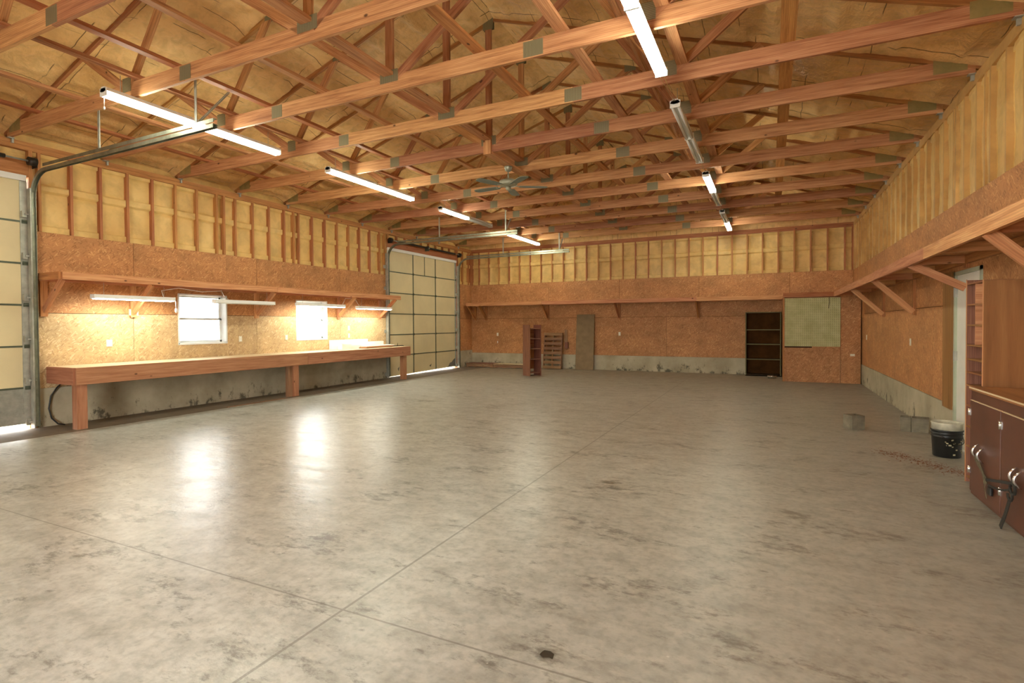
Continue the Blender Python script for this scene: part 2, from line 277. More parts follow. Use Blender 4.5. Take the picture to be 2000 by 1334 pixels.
# ------------------------------------------------------------------ mesh helpers (feet in, metres out)
class MB:
    def __init__(s): s.v = []; s.f = []; s.uv = []; s.sm = []
    def quad(s, idx, uvs, smooth=False): s.f.append(idx); s.uv.append(uvs); s.sm.append(smooth)
    def obox(s, c, ax, ay, az, hx, hy, hz):
        c = Vector(c); ax, ay, az = Vector(ax).normalized(), Vector(ay).normalized(), Vector(az).normalized()
        if ax.cross(ay).dot(az) < 0: az = -az
        b = len(s.v); P = []
        for k in (-1, 1):
            for j in (-1, 1):
                for i in (-1, 1): P.append((i*hx, j*hy, k*hz)); s.v.append(c + ax*i*hx + ay*j*hy + az*k*hz)
        hs = (hx, hy, hz); ou = s.off if hasattr(s, 'off') else c.x*0.37+c.z*0.21
        for fc, nrm in (((0, 2, 3, 1), 2), ((4, 5, 7, 6), 2), ((0, 1, 5, 4), 1), ((2, 6, 7, 3), 1), ((0, 4, 6, 2), 0), ((1, 3, 7, 5), 0)):
            i, j = [a for a in range(3) if a != nrm]
            if hs[j] > hs[i]: i, j = j, i
            s.quad([b+q for q in fc], [(P[q][i]+ou, P[q][j]+nrm*3.3) for q in fc])
        return s
    def box(s, x0, x1, y0, y1, z0, z1):
        return s.obox(((x0+x1)/2, (y0+y1)/2, (z0+z1)/2), (1, 0, 0), (0, 1, 0), (0, 0, 1), abs(x1-x0)/2, abs(y1-y0)/2, abs(z1-z0)/2)
    def beam(s, p, q, wd, dp, side):      # wd along side vector, dp perpendicular to both
        p, q = Vector(p), Vector(q); a = (q-p); l = a.length; a.normalize(); sd = Vector(side); sd = (sd - a*sd.dot(a)).normalized(); up = a.cross(sd)
        return s.obox((p+q)/2, a, sd, up, l/2, wd/2, dp/2)
    def tube(s, pts, r, n=8, caps=True):
        pts = [Vector(p) for p in pts]; rr = r if isinstance(r, (list, tuple)) else [r]*len(pts); b0 = len(s.v); up = None; u = 0
        for i, p in enumerate(pts):
            d = (pts[min(i+1, len(pts)-1)] - pts[max(i-1, 0)]).normalized()
            if up is None: up = d.orthogonal().normalized()
            up = (up - d*up.dot(d)).normalized(); sd = d.cross(up)
            for k in range(n):
                t = 2*math.pi*k/n; s.v.append(p + (up*math.cos(t)+sd*math.sin(t))*rr[i])
        for i in range(len(pts)-1):
            l = (pts[i+1]-pts[i]).length
            for k in range(n):
                a = b0+i*n+k; c = b0+i*n+(k+1) % n
                s.quad([a, c, c+n, a+n], [(u, k/n), (u, (k+1)/n), (u+l, (k+1)/n), (u+l, k/n)], True)
            u += l
        if caps:
            s.quad([b0+k for k in range(n)][::-1], [(0, 0)]*n); e = b0+(len(pts)-1)*n; s.quad([e+k for k in range(n)], [(0, 0)]*n)
        return s
    def lathe(s, prof, c=(0, 0, 0), n=28, axis='Z'):
        b0 = len(s.v); c = Vector(c)
        for (r, z) in prof:
            for k in range(n):
                t = 2*math.pi*k/n; s.v.append(c + Vector((r*math.cos(t), r*math.sin(t), z)))
        for i in range(len(prof)-1):
            for k in range(n):
                a = b0+i*n+k; d = b0+i*n+(k+1) % n
                s.quad([a, d, d+n, a+n], [(k/n, i), ((k+1)/n, i), ((k+1)/n, i+1), (k/n, i+1)], True)
        for i, rev in ((0, True), (len(prof)-1, False)):
            if prof[i][0] > 1e-4:
                ids = [b0+i*n+k for k in range(n)]; s.quad(ids[::-1] if rev else ids, [(0, 0)]*n)
        return s
    def prism(s, pts, ext):               # polygon extruded by a vector
        b0 = len(s.v); n = len(pts); e = Vector(ext)
        for p in pts: s.v.append(Vector(p))
        for p in pts: s.v.append(Vector(p)+e)
        s.quad([b0+k for k in range(n)][::-1], [(pts[k][0]+pts[k][1], pts[k][2]) for k in range(n)][::-1])
        s.quad([b0+n+k for k in range(n)], [(pts[k][0]+pts[k][1], pts[k][2]) for k in range(n)])
        for k in range(n):
            m = (k+1) % n; s.quad([b0+k, b0+m, b0+n+m, b0+n+k], [(0, 0), (1, 0), (1, .2), (0, .2)])
        return s
    def build(s, name, mat, parent=None, origin=(0, 0, 0), bevel=0.0, fix=False):
        me = bpy.data.meshes.new(name); o0 = Vector(origin)
        me.from_pydata([tuple((v-o0)*F) for v in s.v], [], s.f)
        uvl = me.uv_layers.new(name='UVMap'); i = 0
        for q in s.uv:
            for t in q: uvl.data[i].uv = t; i += 1
        for p, sm in zip(me.polygons, s.sm): p.use_smooth = sm
        if fix:
            bm = bmesh.new(); bm.from_mesh(me); bmesh.ops.recalc_face_normals(bm, faces=bm.faces); bm.to_mesh(me); bm.free()
        me.materials.append(mat); o = bpy.data.objects.new(name, me); C.objects.link(o)
        if parent: o.parent = parent; o.location = o0*F
        else: o.location = o0*F
        if bevel:
            md = o.modifiers.new('edge', 'BEVEL'); md.width = bevel*F; md.segments = 2; md.limit_method = 'ANGLE'
        return o
def tag(o, label, cat, group=None, kind=None):
    o['label'] = label; o['category'] = cat
    if group: o['group'] = group
    if kind: o['kind'] = kind
    return o
def empty(name, loc=(0, 0, 0), rz=0.0):
    e = bpy.data.objects.new(name, None); C.objects.link(e); e.location = Vector(loc)*F; e.rotation_euler = (0, 0, rz); e.empty_display_size = 0.1
    return e
def copy_tree(o, parent=None):
    c = o.copy(); C.objects.link(c); c.parent = parent
    for ch in [x for x in bpy.data.objects if x.parent == o]: copy_tree(ch, c)
    return c

# ------------------------------------------------------------------ floor, outside ground
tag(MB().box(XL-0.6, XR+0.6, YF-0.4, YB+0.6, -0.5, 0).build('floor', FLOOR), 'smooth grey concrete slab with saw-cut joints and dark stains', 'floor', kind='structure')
gm = MB(); gm.box(XL-60, XL-0.6, -40, 90, -0.6, -0.06); gm.box(XL-60, XR+40, YF-40, YF-0.4, -0.6, -0.06)
tag(gm.build('ground', GROUND), 'pale gravel yard outside the garage doors and windows', 'ground', kind='structure')

# ------------------------------------------------------------------ walls
def rect_minus(rects, op):
    a0, a1, b0, b1 = op; out = []
    for (s0, s1, z0, z1) in rects:
        if a1 <= s0 or a0 >= s1 or b1 <= z0 or b0 >= z1: out.append((s0, s1, z0, z1)); continue
        if a0 > s0: out.append((s0, a0, z0, z1))
        if a1 < s1: out.append((a1, s1, z0, z1))
        m0, m1 = max(s0, a0), min(s1, a1)
        if b0 > z0: out.append((m0, m1, z0, b0))
        if b1 < z1: out.append((m0, m1, b1, z1))
    return out
def wbox(mb, side, s0, s1, d0, d1, z0, z1):
    if side == 'left': mb.box(XL-d1, XL-d0, s0, s1, z0, z1)
    elif side == 'right': mb.box(XR+d0, XR+d1, s0, s1, z0, z1)
    else: mb.box(s0, s1, YB+d0, YB+d1, z0, z1)
def foam_grid(side, s0, s1, z0, z1, first, proud):
    """sprayed bays: pillow between the studs, raised over the girt lines; the right wall is sprayed almost flush"""
    mb = MB(); rnd = random.Random(len(side)*13); ns = int((s1-s0)/0.133); rows = []
    zs = [z0+(z1-z0)*k/22 for k in range(23)]
    for zz in (11.56, 11.60, 11.66, 11.96, 12.0, 12.05, z0+0.27, z0+0.31, z0+0.37, z1-0.2, z1-0.16):
        if z0 < zz < z1: zs.append(zz)
    zs = sorted(zs); big = z1-z0 > 2
    for z in zs:
        row = []
        for i in range(ns+1):
            s = s0+(s1-s0)*i/ns; t = ((s-first) / 1.333) % 1.0; e = min(t, 1-t)*1.333
            bay = int((s-first)//1.333); rb = random.Random(bay*7+len(side)); lift = rb.uniform(-0.04, 0.04); k_ = rb.uniform(0.3, 1.0)
            if side == 'right':
                d = 0.02+0.13*t+lift*0.8+(0.05 if e < 0.1 else 0)+0.02*math.sin(z*2+bay)
                if big and z > z1-0.18: d -= 0.05
            else:
                d = 0.30+lift - (0.13 if t < 0.5 else 0.05)*math.exp(-((e-0.06)/0.11)**2)*k_
                w1 = 0.03*math.sin(bay*2.1); a_, b_ = 11.62+w1, 12.0+w1
                if big:
                    if a_ < z < b_: d -= 0.15
                    elif a_-0.09 < z < b_+0.09: d += 0.02
                    if z < z0+0.32 or z > z1-0.18: d -= 0.13
            d += rnd.uniform(-0.008, 0.008); d = max(0.02, d-proud)
            p = {'left': (XL-d, s, z), 'right': (XR+d, s, z), 'back': (s, YB+d, z)}[side]
            row.append(len(mb.v)); mb.v.append(Vector(p))
        rows.append(row)
    for j in range(len(zs)-1):
        for i in range(ns):
            mb.quad([rows[j][i], rows[j][i+1], rows[j+1][i+1], rows[j+1][i]], [(0, 0), (.1, 0), (.1, .1), (0, .1)], True)
    return mb
ZC, ZM, ZT, ZP = 1.57, 5.62, 9.62, 13.45
def wall(side, label, s0, s1, openings, runs, seam_lo, seam_hi, first, studmat, proud=0.0, curb=True, plate_runs=None):
    """runs: stretches with curb, sheathing and open studs"""
    b = MB()
    for (a, c, z0, z1) in (lambda R: R)([r for r in [(s0, s1, 0, 14.7)]]):
        rs = [(a, c, z0, z1)]
        for op in openings: rs = rect_minus(rs, op)
        for r in rs: wbox(b, side, r[0], r[1], 0.36, 0.6, r[2], r[3])
    W = tag(b.build('wall_'+side, FOAMW), label, 'wall', kind='structure')
    zc = 1.9 if side == 'left' else ZC
    for (a, c) in runs:
        cb = MB(); rs = [(a, c, 0, zc)]
        for op in openings: rs = rect_minus(rs, op)
        for r in rs: wbox(cb, side, r[0], r[1], -0.035, 0.31, r[2], r[3])
        cb.build('foundation_curb', CONC, W)
        for (z0, z1, seam) in ((zc, ZM, seam_lo), (ZM, ZT, seam_hi)):
            cuts = [a]+sorted(x for x in [seam+8*k for k in range(-9, 9)] if a+0.3 < x < c-0.3)+[c]
            for x0, x1 in zip(cuts, cuts[1:]):
                rs = [(x0+0.012, x1-0.012, z0+0.012, z1-0.012)]
                for op in openings: rs = rect_minus(rs, op)
                if not rs: continue
                o = MB(); o.off = x0*1.3+z0
                for r in rs: wbox(o, side, r[0], r[1], 0.0, 0.05, r[2], r[3])
                sh = o.build('osb_sheet', OSBL if (side == 'left' and z0 < 3 and a < 20) else OSB, W)
        # dark board behind the seams
        sb = MB(); rs = [(a, c, zc, ZT)]
        for op in openings: rs = rect_minus(rs, op)
        for r in rs: wbox(sb, side, r[0], r[1], 0.052, 0.30, r[2], r[3])
        sb.build('framing_behind_sheathing', DARKW, W)
        k0 = math.ceil((a-first)/1.333-1e-6)
        sts = []; x = first+k0*1.333
        while x < c-0.05: sts.append(x); x += 1.333
        if side == 'left' and a < 20: sts += [23.56, 29.25]
        if abs(sts[0]-a) > 0.3: sts.insert(0, a+0.07)
        if min(abs(q-c) for q in sts) > 0.3: sts.append(c-0.07)
        for x in sts:
            o = MB(); o.off = x*1.7; x = min(max(x, a+0.0625), c-0.0625); wbox(o, side, x-0.0625, x+0.0625, 0.0-proud, 0.30, ZT, ZP); o.build('stud', studmat, W)
        foam_grid(side, a, c, ZT, ZP, first, proud).build('spray_foam_infill', FOAMW, W)
    for (a, c) in (plate_runs or [(s0, s1)]):
        for z0, z1, dd in ((ZP, ZP+0.19, 0.0), (ZP+0.2, H-0.01, 0.01)):
            o = MB(); o.off = a+z0; wbox(o, side, a, c, dd-proud, 0.305, z0, z1); o.build('top_plate', studmat, W)
    return W
D1 = (1.2, 13.3, 0, 12.15); D2 = (39.98, 52.32, 0, 12.15); W1 = (20.42, 23.62, 3.83, 6.9); W2 = (29.34, 32.46, 3.83, 6.86)
OSBL = osb('lamplit_osb_board', (0.58, 0.39, 0.20), (0.34, 0.18, 0.08), (0.88, 0.68, 0.42))  # lit copy of the OSB: shop-light glow put into the sheet colour
WL = wall('left', 'long left wall with OSB sheathing below yellow foam-filled stud bays', YF, YB+0.6, [D1, D2, W1, W2], [(13.45, 39.83), (52.5, YB)], 25.9, 17.95, 13.72, STUD)
DR = (23.65, 26.72, 0, 6.9)
WR = wall('right', 'long right wall with OSB below tall foam-coated studs', YF, YB+0.6, [DR], [(26.72, YB), (YF, 23.65)], 29.9, 25.2, 21.75, STUDF, proud=0.02)
# above the entry door
o = MB(); o.off = 3; wbox(o, 'right', 23.65, 26.72, 0, 0.05, 6.92, ZT); o.build('osb_sheet', OSB, WR)
foam_grid('right', 23.65, 26.72, ZT, ZP, 21.75, 0.02).build('spray_foam_infill', FOAMW, WR)
for x in (24.42, 25.75): o = MB(); o.off = x; wbox(o, 'right', x-.0625, x+.0625, -0.02, .3, ZT, ZP); o.build('stud', STUDF, WR)
WB = wall('back', 'far end wall with OSB, foam-filled stud bays and stained concrete curb', XL-0.6, XR+0.6, [], [(XL, XR)], -9.53, -30.4, -31.36, STUD)
# foam gable over the back plate
cx = (XL+XR)/2; ZU = lambda x: 14.0 + (19.5-abs(x-cx))/3.0
gp = [(XL-0.6, YB+0.12, H-0.02), (XR+0.6, YB+0.12, H-0.02), (XR+0.6, YB+0.12, 14.4), (cx, YB+0.12, 21.6), (XL-0.6, YB+0.12, 14.4)]
MB().prism(gp, (0, 0.48, 0)).build('foam_gable', FOAMR, WB, fix=True)
# unseen wall behind the camera; opening added to let in sky fill
fw = MB()
for r in rect_minus([(XL-0.6, XR+0.6, 0, 14.7)], (-15.5, -4.5, 0, 11.0)): fw.box(r[0], r[1], YF-0.4, YF, r[2], r[3])
fw.prism([(XL-0.6, YF, 14.7), (XR+0.6, YF, 14.7), (cx, YF, 21.7)], (0, -0.4, 0))
tag(fw.build('wall_front', OSB, fix=True), 'unseen end wall behind the viewer, its opening added to let in fill light', 'wall', kind='structure')

# ------------------------------------------------------------------ roof underside
def slope_mesh(sgn):
    mb = MB(); nx, ny = 92, 270; rows = []; rnd = random.Random(5+sgn)
    base = [[rnd.uniform(-1, 1) for _ in range(200)] for _ in range(60)]
    for j in range(ny+1):
        y = YF-0.4+(YB+0.4-YF+0.4)*j/ny; row = []
        for i in range(nx+1):
            d = 20.1*i/nx; x = cx+sgn*d; z = ZU(x)+0.36
            t = (d % 2.0); ridge = math.exp(-((t-1.0)/0.17)**2)*0.17              # purlins under the foam
            tt = ((y-8.57) % 4.0); tt = min(tt, 4-tt); rr = math.exp(-(tt/0.30)**2)*0.24   # build-up along the trusses
            bi, bj = int(d/2) % 60, int((y+20)/4) % 200
            z -= max(ridge, rr)+base[bi][bj]*0.05+rnd.uniform(-0.012, 0.012)
            row.append(len(mb.v)); mb.v.append(Vector((x, y, z)))
        rows.append(row)
    for j in range(ny):
        for i in range(nx):
            q = [rows[j][i], rows[j][i+1], rows[j+1][i+1], rows[j+1][i]]
            mb.quad(q if sgn < 0 else q[::-1], [(0, 0)]*4, True)
    return mb
sl = slope_mesh(-1); s2 = slope_mesh(1); b0 = len(sl.v); sl.v += s2.v
for f_, u_, m_ in zip(s2.f, s2.uv, s2.sm): sl.quad([b0+i for i in f_], u_, m_)
CE = tag(sl.build('ceiling', FOAMR), 'sloping roof underside coated with lumpy tan spray foam', 'ceiling', kind='structure')
rb = MB()
for sg in (-1, 1):
    pa = [(cx, YF-0.4, 21.35), (cx+sg*20.6, YF-0.4, 14.35+0.12), (cx+sg*20.6, YF-0.4, 14.75), (cx, YF-0.4, 21.8)]
    rb.prism(pa, (0, YB-YF+1.0, 0))
rb.build('roof_deck', DARKG, CE, fix=True)

# ------------------------------------------------------------------ trusses
CN = -13.17; B1, B2 = CN-9.62, CN+9.78; T1, T2 = CN-6.4, CN+6.4; E1, E2 = CN-12.8, CN+12.8
HC = 0.60
PLATEF = foam('foam_dusted_plate', (0.16, 0.13, 0.045), (0.26, 0.19, 0.07), (0.42, 0.29, 0.10), 9, 0.3)
def make_truss():
    r = empty('roof_truss', (0, 0, 0)); th = 0.125
    def part(nm, p, q, dp, mat=LUM, yo=0.0, off=0):
        m = MB(); m.off = off; m.beam((p[0], yo, p[1]), (q[0], yo, q[1]), th, dp, (0, 1, 0)); return m.build(nm, mat, r)
    sx1, sx2 = CN-6.03, CN+6.0
    part('bottom_chord', (XL+0.02, H+HC/2), (sx1, H+HC/2), HC, off=1)
    part('bottom_chord', (sx1+0.01, H+HC/2), (sx2-0.01, H+HC/2), HC, off=15)
    part('bottom_chord', (sx2, H+HC/2), (XR-0.02, H+HC/2), HC, off=31)
    part('top_chord', (XL-0.3, ZU(XL-0.3)+0.25), (cx-0.02, ZU(cx)+0.25), 0.5, LUMTOP)
    part('top_chord', (cx+0.02, ZU(cx)+0.25), (XR+0.3, ZU(XR+0.3)+0.25), 0.5, LUMTOP)
    zt = lambda x: ZU(x)+0.12
    bt = H+HC-0.08
    part('king_post', (CN, bt-0.2), (CN, zt(CN)), 0.33, off=3)
    part('web', (CN+0.22, bt-0.1), (T2, zt(T2)), 0.33, off=5); part('web', (CN-0.22, bt-0.1), (T1, zt(T1)), 0.33, off=8)
    part('web', (B1+0.12, bt-0.1), (T1-0.1, zt(T1)), 0.33, off=12); part('web', (B2-0.12, bt-0.1), (T2+0.1, zt(T2)), 0.33, off=14)
    part('web', (B1-0.15, bt-0.1), (E1, zt(E1)), 0.33, off=17); part('web', (B2+0.15, bt-0.1), (E2, zt(E2)), 0.33, off=19)
    def plate(x, z, w_, h_):
        m = MB(); m.box(x-w_/2, x+w_/2, -0.0685, -0.0625, z-h_/2, z+h_/2).box(x-w_/2, x+w_/2, 0.0625, 0.0685, z-h_/2, z+h_/2); m.build('gusset_plate', PLATE, r)
    plate(sx1, H+HC/2, 0.62, 0.52); plate(sx2, H+HC/2, 0.72, 0.52)
    plate(CN, H+HC-0.02, 0.85, 0.46); plate(B1, H+HC-0.05, 0.55, 0.55); plate(B2, H+HC-0.05, 0.5, 0.55)
    for px in (XL+0.75, XR-0.75):
        m = MB(); m.box(px-0.5, px+0.5, -0.0685, 0.0685, H+0.16, H+0.68); m.build('gusset_plate', PLATEF, r)
    plate(CN, zt(CN)-0.1, 0.6, 0.6); plate(T1, zt(T1)-0.02, 0.6, 0.4); plate(T2, zt(T2)-0.02, 0.6, 0.4)
    for sx, sg in ((XL, 1), (XR, -1)):                        # hurricane ties at the bearing
        m = MB(); m.box(sx+sg*0.0, sx+sg*0.12, 0.07, 0.15, H-0.22, H+0.14).box(sx, sx+sg*0.22, -0.09, 0.15, H-0.03, H-0.002); m.build('hurricane_tie', GALV, r)
    return r
T0 = make_truss(); YT = [8.57+4*k for k in range(12)]
ords = ['first', 'second', 'third', 'fourth', 'fifth', 'sixth', 'seventh', 'eighth', 'ninth', 'tenth', 'eleventh', 'twelfth']
TR = []
for i, y in enumerate(YT):
    t = T0 if i == 0 else copy_tree(T0)
    t.location = (0, y*F, 0); n = len(YT)-1-i
    tag(t, 'orange-brown wooden roof truss with gusset plates, %s out from the back wall' % ords[n], 'roof truss', 'roof trusses spanning the garage')
# long braces laid over the bottom chords
zb = H+HC
BR = [(-29.5, 0.29), (-26.2, 0.29), (-22.0, 0.29), (-19.75, 0.29), (-16.5, 0.29), (-13.2, 0.46), (-9.25, 0.40), (-6.15, 0.40), (-2.95, 0.40), (0.5, 0.46)]
for i, (x, wd) in enumerate(BR):
    m = MB(); m.off = x; m.box(x-wd/2, x+wd/2, 7.5, 54.0, zb+0.003, zb+0.13)
    tag(m.build('lateral_brace', LUM if i % 3 else STUD, origin=(x, 7.5, zb)), 'long wooden brace lying over the truss chords, %s from the left wall' % ords[i], 'brace', 'long braces over the truss chords')
# two planks nailed to the webs beside the right row of lights
for i, (x, z, wd) in enumerate(((-4.32, 15.62, 0.42), (-4.86, 16.28, 0.42))):
    m = MB(); m.off = x*3; m.obox((x-0.16, 35.3, z-0.12), (0, 1, 0), (-0.63, 0, 0.777), (0.777, 0, 0.63), 18.6, wd/2, 0.06)
    tag(m.build('web_brace', LUM, origin=(x, 16.6, z)), ('dark plank nailed along the truss webs beside the right ceiling lights' if i == 0 else 'dark plank on the webs, one step higher than its twin above the right lights'), 'brace', 'planks nailed to the webs above the right lights')
# plank under two chords that carries the fan
m = MB(); m.box(-13.4, -12.94, 24.5, 28.7, H-0.13, H-0.004); pl = MB().box(-13.4, -12.98, 24.36, 24.495, H-0.14, H+0.58).build('hanger_block', PINE)
fp = tag(m.build('fan_plank', PINE, origin=(-13.2, 26.5, H-0.13)), 'light plank nailed under two truss chords, holding the ceiling fan', 'plank')
pl.parent = fp; pl.matrix_parent_inverse = Matrix.Translation(-fp.location)

# ------------------------------------------------------------------ overhead doors
def track_pts(y, x_in):
    pts = [(XL+0.16, y, 0.1), (XL+0.16, y, 11.2)]
    for k in range(1, 8):
        a = math.pi/2*k/8; pts.append((XL+0.16+1.25*(1-math.cos(a)), y, 11.2+1.25*math.sin(a)))
    pts += [(XL+0.16+1.25, y, 12.45), (x_in, y, 12.5)]
    return pts
def cchan(mb, pts, w_, h_):
    for p, q in zip(pts, pts[1:]):
        side = Vector((0, 1, 0)); mb.beam(p, q, w_, h_, side)
def overhead(name, y0, y1, label, cols, lower_plain, vis_tracks, gap0, gap1):
    D = tag(empty(name, (XL, (y0+y1)/2, 0)), label, 'garage door', kind='structure')
    o0 = D.location/F
    def B(mb, nm, mat, **k):
        ob = mb.build(nm, mat, **k); ob.parent = D; ob.matrix_parent_inverse = Matrix.Translation(-D.location); return ob
    dx = XL-0.10
    for s in range(6):
        z0, z1 = 2.0*s, 2.0*s+2.0
        if s == 0 and lower_plain:
            m = MB(); m.box(dx-0.05, dx, y0, y1, 0.26, 2.0)
            for k in range(6): m.box(dx, dx+0.03+0.02*(k % 2), y0, y1, 0.34+k*0.28, 0.44+k*0.28)
            sec = B(m, 'bare_metal_section', GALV); sec['label'] = 'ribbed grey metal bottom section without liner'; continue
        m = MB()
        if s == 0:
            m.prism([(dx-0.12, y0, gap0), (dx-0.12, y1, gap1), (dx-0.12, y1, 2.0), (dx-0.12, y0, 2.0)], (0.12, 0, 0))
        else: m.box(dx-0.12, dx, y0, y1, z0+0.02, z1-(0.02 if s < 5 else 0))
        B(m, 'door_section', CREAM, fix=(s == 0))
        st = MB()
        if s: st.box(dx-0.05, dx+0.025, y0, y1, z0-0.045, z0+0.045)
        for cc in cols: st.box(dx-0.02, dx+0.03, cc-0.06, cc+0.06, max(z0, 0.12)+0.03, z1-0.03)
        if s == 5:
            for cc in ([(cols[0]+cols[1])/2] if cols else []): st.box(dx-0.02, dx+0.03, cc-0.04, cc+0.04, z0+0.05, z1-0.05)
        if st.v: B(st, 'section_frame', DARKG)
        if s:
            hg = MB()
            for cc in [y0+0.12]+cols+[y1-0.12]: hg.box(dx+0.02, dx+0.09, cc-0.1, cc+0.1, z0-0.09, z0+0.09); hg.tube([(dx+0.09, cc-0.12, z0), (dx+0.09, cc+0.12, z0)], 0.03, 6)
            B(hg, 'hinge', DARKG)
    m = MB(); m.box(dx, dx+0.14, y0+0.05, y1-0.05, 11.95, 12.22); B(m, 'top_strut', WHITEM)
    # end stiles of zinc
    for yy in (y0+0.14, y1-0.14): m = MB(); m.box(dx, dx+0.035, yy-0.14, yy+0.14, 0.3 if lower_plain else 0.12, 11.94); B(m, 'end_stile', GALV)
    for yt in vis_tracks:
        m = MB(); pts = track_pts(yt, -18.8); cchan(m, pts, 0.16, 0.03)
        up = [(p[0]+0.0, p[1]+0.07, p[2]) for p in pts]
        for p, q in zip(pts, pts[1:]):
            a = (Vector(q)-Vector(p)).normalized(); nrm = a.cross(Vector((0, 1, 0))).normalized()
            for sgn in (-0.08, 0.08):
                off = Vector((0, sgn, 0)) + nrm*(-0.07)
                m.beam(Vector(p)+off, Vector(q)+off, 0.02, 0.14, (0, 1, 0))
        ang = [(XL+1.3, yt, 12.66), (-18.8, yt, 12.70)]
        m.beam(ang[0], ang[1], 0.13, 0.03, (0, 1, 0)); m.beam((ang[0][0], yt-0.06, 12.6), (ang[1][0], yt-0.06, 12.64), 0.02, 0.14, (0, 1, 0))
        B(m, 'horizontal_track', GALVD)
        for hx, lean in ((-26.45, 0), (-19.9, 0), (-19.9, 1.4)):
            m = MB(); m.beam((hx, yt, 12.66), (hx, yt+lean, 14.43), 0.11, 0.025, (1, 0, 0)); m.beam((hx-0.04, yt+0.02, 12.66), (hx-0.04, yt+0.02+lean, 14.43), 0.02, 0.09, (1, 0, 0))
            B(m, 'track_hanger', GALV)
        m = MB(); m.box(XL+0.02, XL+0.32, yt-0.16, yt-0.11 if yt > (y0+y1)/2 else yt-0.11, 0.05, 11.6); B(m, 'jamb_angle', GALV)
        rl = MB()
        for k in range(6): rl.tube([(XL+0.14, yt-0.3, 2*k+0.35), (XL+0.14, yt+0.02, 2*k+0.35)], 0.045, 8); rl.box(XL-0.05, XL+0.1, yt-0.38, yt-0.2, 2*k+0.2, 2*k+0.5)
        B(rl, 'roller_bracket', GALV)
    m = MB(); m.tube([(XL+0.45, y0-0.1, 12.85), (XL+0.45, y1+0.1, 12.85)], 0.042, 8); B(m, 'torsion_shaft', GALV)
    m = MB(); mid = (y0+y1)/2; m.tube([(XL+0.45, y0+1.0, 12.85), (XL+0.45, mid-0.2, 12.85)], 0.10, 10).tube([(XL+0.45, mid+0.2, 12.85), (XL+0.45, y1-1.0, 12.85)], 0.10, 10); B(m, 'torsion_spring', BLACKM)
    for yy in (y0-0.02, y1+0.02):
        m = MB(); m.tube([(XL+0.45, yy-0.16, 12.85), (XL+0.45, yy+0.16, 12.85)], 0.20, 14).box(XL+0.0, XL+0.5, yy+0.16, yy+0.19, 12.6, 13.05); B(m, 'cable_drum', BLACKM)
    m = MB(); m.box(XL, XL+0.5, mid-0.03, mid+0.03, 12.55, 13.05); B(m, 'spring_bracket', DARKG)
    return D
overhead('door_1', 1.25, 13.24, 'closed cream overhead garage door at the left edge with a grey metal bottom section', [5.2, 9.2], True, [13.36], 0, 0)
overhead('door_2', 40.04, 52.27, 'closed cream overhead garage door in the far left corner with chipped bottom panels', [44.17, 48.13], False, [39.92, 52.42], 0.03, 0.2)
# rough framing of both openings belongs to the left wall
for (a, b_) in ((D1[0], D1[1]), (D2[0], D2[1])):
    for z0, z1, mt in ((12.16, 12.95, STUD),):
        o = MB(); o.off = a; wbox(o, 'left', a-0.12, b_+0.12, 0.0, 0.3, z0, z1); o.build('door_header', mt, WL)
    x = a+0.3
    while x < b_: o = MB(); o.off = x; wbox(o, 'left', x-.0625, x+.0625, 0.02, .3, 12.95, ZP); o.build('cripple_stud', STUD, WL); x += 1.333
    foam_grid('left', a, b_, 12.95, ZP, a+0.3, 0).build('spray_foam_infill', FOAMW, WL)
    for q in (a-0.07, b_+0.07):
        o = MB(); o.off = q; wbox(o, 'left', q-0.075, q+0.075, -0.02, 0.3, 0.0, 12.95 if q < b_ else ZP); o.build('door_jamb', STUD, WL)
    wd = MB(); wbox(wd, 'left', a, b_, 0.32, 0.34, 12.16, 12.2); wd.build('weather_strip', BLACK, WL)

# torn liner at the foot of the far door
def scrap(name, pts, x, mat, label, cat):
    m = MB(); m.prism([(x, a, b) for a, b in pts], (0.012, 0, 0)); return m.build(name, mat, fix=True)
d2 = bpy.data.objects['door_2']
for pts in ([(50.2, 0.2), (52.05, 0.2), (52.05, 1.15), (51.6, 0.95), (51.3, 0.72), (50.9, 0.66), (50.6, 0.3)], [(46.9, 0.62), (47.3, 0.8), (47.15, 0.5)], [(41.6, 0.7), (41.85, 0.9), (41.75, 0.45)]):
    t = scrap('torn_patch', pts, XL-0.099, plain('bare_foam_core', (0.17, 0.15, 0.12), 0.9, 0, 0.3, 8) if 'bare_foam_core' not in bpy.data.materials else bpy.data.materials['bare_foam_core'], '', '')
    t.parent = d2; t.matrix_parent_inverse = Matrix.Translation(-d2.location); t['label'] = 'grey patch where the liner is torn'

